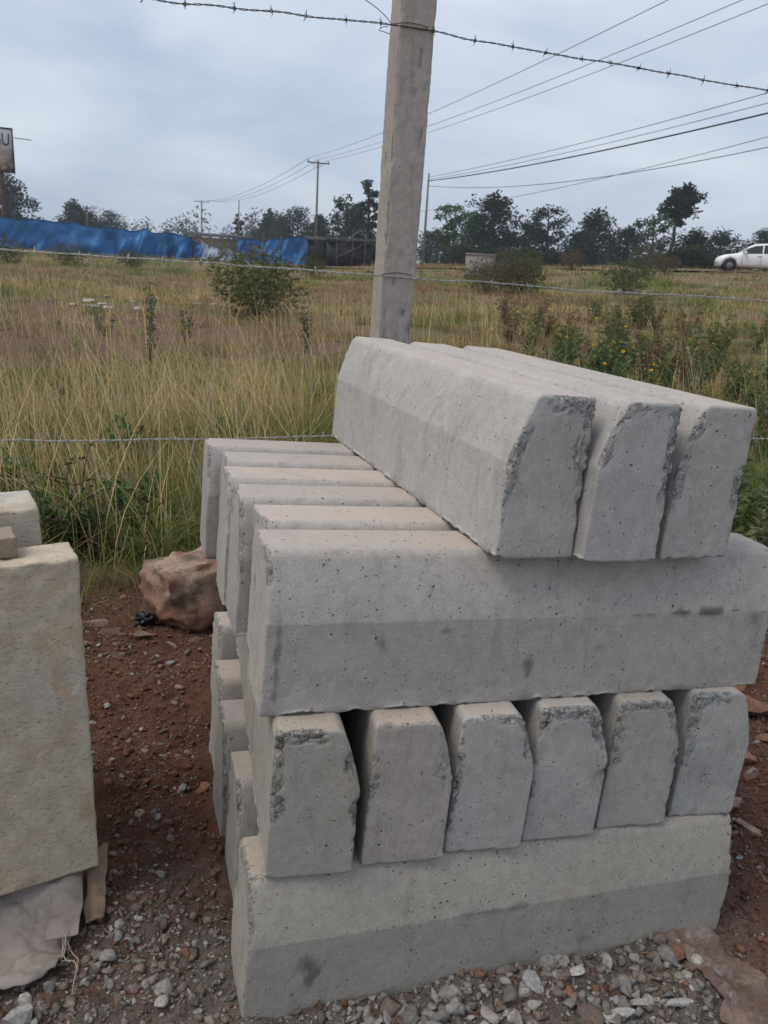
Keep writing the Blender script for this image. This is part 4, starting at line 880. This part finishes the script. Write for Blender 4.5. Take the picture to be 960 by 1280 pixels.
def line(p, q, sag, r_, label, name='overhead_line'):
    t = np.linspace(0, 1, 60)[:, None]; P = np.array(p)*(1-t)+np.array(q)*t; P[:, 2] -= sag*4*t[:, 0]*(1-t[:, 0]); mb = MB(); mb.tube(P, r_, 5); tag(mb.build(name, M['cable'], smooth=True), label, 'power line', 'overhead lines')
for k, (s, w) in enumerate(((-1.05, 'conductor'), (0, 'conductor'), (1.05, 'conductor'))):
    lab = ['thin conductor from the outer arm end of the tall wooden power pole', 'thin conductor from the middle of the tall wooden power pole crossarm', 'thin conductor from the road side arm end of the tall wooden power pole'][k]
    line((21.25+s, 86.3, 11.6), (20.3+s+(1.6 if k else 0), 7.9, 11.7), .9, .014, lab)
    line((21.25+s, 86.3, 11.6), (20.65+s*1.4, 187.8, 13.3), 1.6, .02, lab.replace('thin conductor', 'far conductor span'))
line((20.75, 53.3, 7.0), (20.2, 8, 7.1), .45, .03, 'thick bundled cable leaving the slender grey-green pole'); line((20.75, 53.3, 7.25), (20.4, 8, 7.9), .4, .013, 'thin upper wire leaving the slender grey-green pole')
line((20.75, 53.3, 7.1), (20.3, 8, 7.5), .42, .012, 'second thin wire just above the thick bundled cable')
line((20.75, 53.3, 6.7), (20.1, 8, 6.5), 1.1, .014, 'slack lower telephone wire from the slender grey-green pole'); line((20.4, 60, 5.2), (20.0, 8, 7.0), .8, .011, 'thin wire rising across the slack telephone wire')

# ------------------------------------------------------------------ trees
def tree(x, y, h, w, kind, seed, label, group=None):
    r = np.random.default_rng(seed); g = gz1(x, y); root = bpy.data.objects.new('tree', None); COL.objects.link(root); root.location = (x, y, g-.1); tag(root, label, 'tree', group, 'thing')
    tk = MB(); bcol = (.06, .05, .045) if 'light' not in kind else (.12, .1, .085); t0 = {'dark': .12, 'airy': .3, 'thin': .1, 'light': .3, 'airylight': .3, 'lolly': .64}[kind]
    k = np.linspace(0, 1, 8)[:, None]; bend = r.normal(size=2)*.022*h; P = np.hstack([bend[0]*k**2, bend[1]*k**2, k*h*.9]); P[:, :2] += r.normal(size=(8, 2))*.012*h*k
    tk.tube(P, np.linspace(.028*h+.03, .008*h, 8), 7, bcol); clumps = []
    nl = {'dark': 26, 'airy': 15, 'thin': 12, 'light': 13, 'airylight': 14, 'lolly': 22}[kind]
    for j in range(nl):
        f = t0+(1-t0)*((j+.5)/nl)**.9; b = np.array([np.interp(f*.95, k[:, 0], P[:, q_]) for q_ in range(3)]); a = j*2.4+r.uniform(-.6, .6)
        rel = (f-t0)/(1-t0); prof = {'dark': math.sin(math.pi*min(1, rel*.8+.2))**.7, 'thin': .8, 'lolly': math.sin(math.pi*(rel*.75+.2))**.6}.get(kind, .5+.5*math.sin(math.pi*rel))
        ln = w*.5*prof*r.uniform(.6, 1.1); e_ = b+np.array([math.cos(a)*ln, math.sin(a)*ln, r.uniform(.02, .14)*h]); m_ = (b+e_)/2+np.array([0, 0, -.015*h]); tk.tube([b, m_, e_], [.011*h, .007*h, .003*h], 5, bcol)
        for q_ in range(3 if kind != 'dark' else 4): clumps.append((b+(e_-b)*r.uniform(.5, 1.1)+r.normal(size=3)*.05*w, w*r.uniform(.09, .17)*(1.25 if kind in ('dark', 'lolly') else .9)))
    clumps.append((P[-1]+np.array([0, 0, .06*h]), w*.12)); tk.build('trunk', M['bark'], root, True)
    cr_ = MB(); base = {'dark': (.022, .034, .016), 'airy': (.028, .04, .018), 'thin': (.022, .034, .016), 'light': (.06, .105, .03), 'airylight': (.06, .085, .035), 'lolly': (.025, .038, .018)}[kind]
    per = {'dark': 46, 'airy': 42, 'thin': 30, 'light': 55, 'airylight': 42, 'lolly': 46}[kind]
    for c, s in clumps:
        p = r.normal(size=(per, 3)); p = p/np.linalg.norm(p, axis=1)[:, None]*(r.random((per, 1))**.45)*s*np.array([1.15, 1.15, .8])+c
        leafy(cr_, p, per, .10+.028*h, r, np.array(base)*r.uniform(.7, 1.35), 1.7, .4)
    cr_.build('crown', M['leaf'], root); return root
TREES = [('dark', -11.0, 113.3, 8.5, 5.6), ('dark', -3.6, 127.2, 6.8, 4.1), ('dark', -1.5, 127.3, 5.5, 5.7), ('dark', 1.5, 147.5, 6.1, 6.0), ('thin', 17.0, 112.5, 6.1, 1.5), ('dark', 24.6, 131.7, 7.8, 4.1), ('dark', 26.2, 117.6, 7.4, 6.4), ('dark', 25.3, 124.7, 6.6, 4.4), ('dark', 26.0, 103.8, 6.0, 3.7), ('airy', 27.2, 96.5, 8.1, 4.1), ('airy', 26.2, 84.1, 8.5, 2.7), ('dark', 28.7, 96.1, 6.3, 4.1), ('dark', 37.7, 92.9, 4.2, 3.9), ('light', 30.5, 71.1, 5.3, 3.5), ('dark', 36.1, 74.5, 6.9, 4.9), ('dark', 35.6, 77.7, 4.9, 4.0), ('airy', 39.4, 69.7, 5.5, 3.9), ('dark', 39.2, 72.9, 4.3, 3.4), ('dark', 47.3, 74.5, 5.9, 4.5), ('dark', 44.8, 72.8, 3.5, 3.1), ('dark', 47.0, 68.2, 3.9, 3.6), ('airylight', 43.3, 59.2, 4.4, 3.3), ('lolly', 47.0, 61.6, 7.0, 2.6), ('dark', 50.2, 62.5, 3.6, 3.6), ('dark', 57.1, 67.3, 4.0, 4.5), ('dark', 68.4, 73.6, 5.2, 4.5)]
TL = ['tall dark tree behind the billboard', 'dark pointed tree behind the long tarpaulin', 'round dark tree next to the pointed tree behind the tarpaulin', 'low spreading dark tree beyond the long blue tarpaulin', 'thin columnar tree beside the gap in the tarpaulins', 'dark tree left standing before the distant wood', 'broad dark tree behind the shorter tarpaulin', 'medium dark tree between thin tree and broad tree', 'dark tree at the foot of the tall power pole', 'open crowned tree behind the dark shack', 'very tall open tree just beside the fence post', 'dark tree filling in behind the dark shack', 'low dark tree behind the slender pole', 'fresh green small tree with layered branches', 'big dark domed tree above the concrete block', 'dark tree leaning in beside the big domed tree', 'open forked tree on thin pale trunk', 'dark bushy tree under the open forked tree', 'dense dark upright tree on the bank', 'low dark tree beside the dense upright tree', 'medium dark tree between upright tree and pale tree', 'light airy tree with see-through crown', 'lollipop shaped tree standing highest on a bare trunk', 'dark tree below the lollipop shaped tree', 'rounded dark tree next to the white car', 'dark tree showing over the roof of the white car']
for i, (kd, x, y, h, w) in enumerate(TREES): tree(x, y, h+.25*(x > 28), w*1.12, kd, 2000+i, TL[i].replace(' left', ''))
# hedge bushes below the trees
for k in range(26):
    a = r.uniform(21.5, 50) if k < 18 else r.uniform(11, 19); d = r.uniform(56, 66) if k < 18 else r.uniform(60, 75); x, y = at_az(a, d)
    tree(x, y, r.uniform(.9, 1.9), r.uniform(2.2, 3.4), 'dark' if k % 3 else 'airylight', 2100+k, 'low %s hedge bush in the thicket under the trees %s' % ('dark' if k % 3 else 'pale open', 'on the bank' if k < 18 else 'behind the dark shack'), 'hedge bushes under the trees').name = 'bush'
# far wood: one hazy mass
mbw = MB(); rw = np.random.default_rng(5)
for k in range(170):
    az_ = rw.uniform(-12, 54); d = rw.uniform(210, 330); x, y = at_az(az_, d); h = rw.uniform(6, 12)*(1.25 if 2 < az_ < 10 else .8 if az_ < 2 else .95); w = rw.uniform(6, 11); g = 1.3
    mbw.tube([(x, y, g), (x, y, g+h*.6)], [.3, .15], 5, (.05, .045, .04)); p = rw.normal(size=(320, 3)); p = p/np.linalg.norm(p, axis=1)[:, None]*rw.random((320, 1))**.45*np.array([w*.5, w*.5, h*.5])+np.array([x, y, g+h*.55]); leafy(mbw, p, 320, .75, rw, np.array((.026, .04, .02))*rw.uniform(.7, 1.3), 1.5, .4)
tag(mbw.build('distant_wood', M['leaf']), 'distant wood along the horizon behind the tarpaulins', 'wood', kind='stuff')

# ------------------------------------------------------------------ road on the bank and white car
hd = math.radians(180-41+6)        # car heads to the image left
cxy = np.array(at_az(42.25, 45.2)); hv = np.array([math.cos(hd), math.sin(hd)]); nv_ = np.array([-hv[1], hv[0]])
s_ = np.linspace(-45, 30, 60); P = []
for k in (-2.2, 2.8): xy = cxy+s_[:, None]*hv+k*(-nv_); P.append(np.column_stack([xy, gz(xy[:, 0], xy[:, 1])+.05]))
P = np.vstack(P); i = np.arange(59); tag(link('road', mesh('road', P, np.stack([i, i+1, i+61, i+60], 1), mat_simple('murram_road', (.2, .12, .08), .95, .3, 4))), kind='structure')
g = gz1(*cxy)+.05
car = bpy.data.objects.new('car', None); COL.objects.link(car); car.location = (*cxy, g); car.rotation_euler = (0, 0, hd); car.scale = (.9, .9, .9); tag(car, 'white hatchback car parked on the bank beside the trees', 'car')
# body: stations along x (front +), half sections (y, z) from sill to roof centre
def car_sec(x):
    zs = np.interp(x, [-2.15, -1.9, 1.7, 2.05, 2.15], [.5, .3, .28, .28, .32]); zb = np.interp(x, [-2.15, -1.9, -.2, .95, 1.7, 2.05, 2.15], [.98, 1.0, .96, .93, .84, .72, .58])
    zr = np.interp(x, [-2.15, -2.05, -1.7, -1.0, -.3, .3, .65, 1.05, 1.7, 2.05, 2.15], [1.0, 1.12, 1.36, 1.50, 1.53, 1.47, 1.30, .985, .88, .76, .6]); hw = np.interp(x, [-2.15, -1.9, -1, 1, 1.7, 2.0, 2.15], [.66, .82, .88, .88, .86, .78, .62])
    rw_ = hw*np.interp(x, [-2.15, -1.7, .3, 1.05, 2.15], [.74, .72, .72, .82, .8])
    return np.array([(hw*.93, zs), (hw, zs+.15), (hw*1.01, zb-.18), (hw*.97, zb), (hw*.97-(hw*.97-rw_)*.5, zb+(zr-zb)*.5), (rw_, zr-(zr-zb)*.08), (rw_*.75, zr), (0, zr+.015)])
xs_ = np.concatenate([np.linspace(-2.15, -1.7, 6), np.linspace(-1.6, 1.6, 33), np.linspace(1.7, 2.15, 6)]); V = []; 
for x in xs_:
    sct = car_sec(x); full = np.vstack([sct, np.array([(-a, b) for a, b in sct[-2::-1]])])
    # wheel arches
    for wx in (-1.22, 1.47):
        d_ = abs(x-wx)
        if d_ < .37:
            za = .32+math.sqrt(.37**2-d_**2); full[:2, 1] = np.maximum(full[:2, 1], [za, za+.02]); full[-2:, 1] = np.maximum(full[-2:, 1], [za+.02, za])
    V.append(np.column_stack([np.full(len(full), x), full]))
m_ = V[0].shape[0]; n_ = len(xs_); V = np.vstack(V); I = np.arange(n_*m_).reshape(n_, m_); q = np.stack([I[:-1, :-1], I[1:, :-1], I[1:, 1:], I[:-1, 1:]], -1).reshape(-1, 4)
q2 = np.stack([I[:-1, -1], I[1:, -1], I[1:, 0], I[:-1, 0]], -1); caps = [[I[0, k], I[0, k+1], I[0, m_-2-k], I[0, m_-1-k]] for k in range(m_//2)]; capf = [[I[-1, m_-1-k], I[-1, m_-2-k], I[-1, k+1], I[-1, k]] for k in range(m_//2)]
body = link('body', mesh('body', V, np.vstack([q, q2, caps, capf]), M['white'], True), car)
for s in (-1, 1):
    def side_panel(x0, x1, f0, f1, nm, mat, off=.012):
        g0 = []; xx = np.linspace(x0, x1, 9)
        for x in xx:
            sc = car_sec(x); a_ = sc[3]; c_ = sc[5]; b0 = f0(x) if callable(f0) else f0; b1 = f1(x) if callable(f1) else f1
            g0.append([(x, s*(a_[0]+(c_[0]-a_[0])*b0+off), a_[1]+(c_[1]-a_[1])*b0), (x, s*(a_[0]+(c_[0]-a_[0])*b1+off), a_[1]+(c_[1]-a_[1])*b1)])
        g0 = np.array(g0); v = np.vstack([g0[:, 0], g0[:, 1]]); k = np.arange(8); return link(nm, mesh(nm, v, np.stack([k, k+1, k+10, k+9], 1) if s < 0 else np.stack([k+9, k+10, k+1, k], 1), mat), car)
    side_panel(-.06, .9, .06, .9, 'window', M['glass']); side_panel(-.96, -.12, .06, .92, 'window', M['glass']); side_panel(-1.7, -1.03, .1, .88, 'window', M['glass'])
    for wx in (-1.22, 1.47):
        w_ = MB(); w_.tube([(wx, s*.68, .32), (wx, s*.70, .32), (wx, s*.86, .32), (wx, s*.885, .32)], [.27, .315, .315, .27], 20); wo = link('wheel', w_.get('wheel', M['rub'], True), car)
        w_ = MB(); w_.tube([(wx, s*.88, .32), (wx, s*.893, .32)], [.17, .15], 14); w_.build('rim', M['rim'], wo)
    w_ = MB(); w_.box((.78, s*.98, 1.0), (.12, .2, .13)); w_.build('mirror', M['white'], car)
    w_ = MB(); v = np.array([(2.0, s*.50, .62), (1.72, s*.845, .74), (1.72, s*.845, .64), (2.02, s*.56, .54)]); v[:, 0] += .03; v[:, 1] += s*.02; w_.add(np.vstack([v, v-[.05, 0, 0]]), quads=[[0, 1, 2, 3], [7, 6, 5, 4], [0, 4, 5, 1], [1, 5, 6, 2], [2, 6, 7, 3], [3, 7, 4, 0]]); w_.build('headlight', M['lamp'], car)
    for x in (.9, -.02, -.95):
        w_ = MB(); w_.box((x, s*.892, .66), (.012, .012, .5)); w_.build('door_seam', M['rub'], car)
    for x in (.1, -.85): w_ = MB(); w_.box((x, s*.897, .86), (.18, .03, .03)); w_.build('door_handle', M['white'], car)
wv = []
for x in (.66, 1.02):
    sc = car_sec(x); wv += [(x+.02, -sc[5][0]*.95, sc[6][1]+.008), (x+.02, sc[5][0]*.95, sc[6][1]+.008)]
link('windscreen', mesh('windscreen', wv, np.array([[0, 2, 3, 1]]), M['glass']), car)

# ------------------------------------------------------------------ air
a = NT('air'); pv = a.n('ShaderNodeVolumePrincipled', {'Color': (.80, .87, .95, 1), 'Density': .0009, 'Anisotropy': .2}); a.t.links.new(pv.outputs[0], a.out.inputs['Volume'])
mb = MB(); mb.box((0, 0, 8.5), (1600, 1600, 24)); tag(mb.build('haze', a.m), 'thin pale air over the whole place', 'haze', kind='stuff')
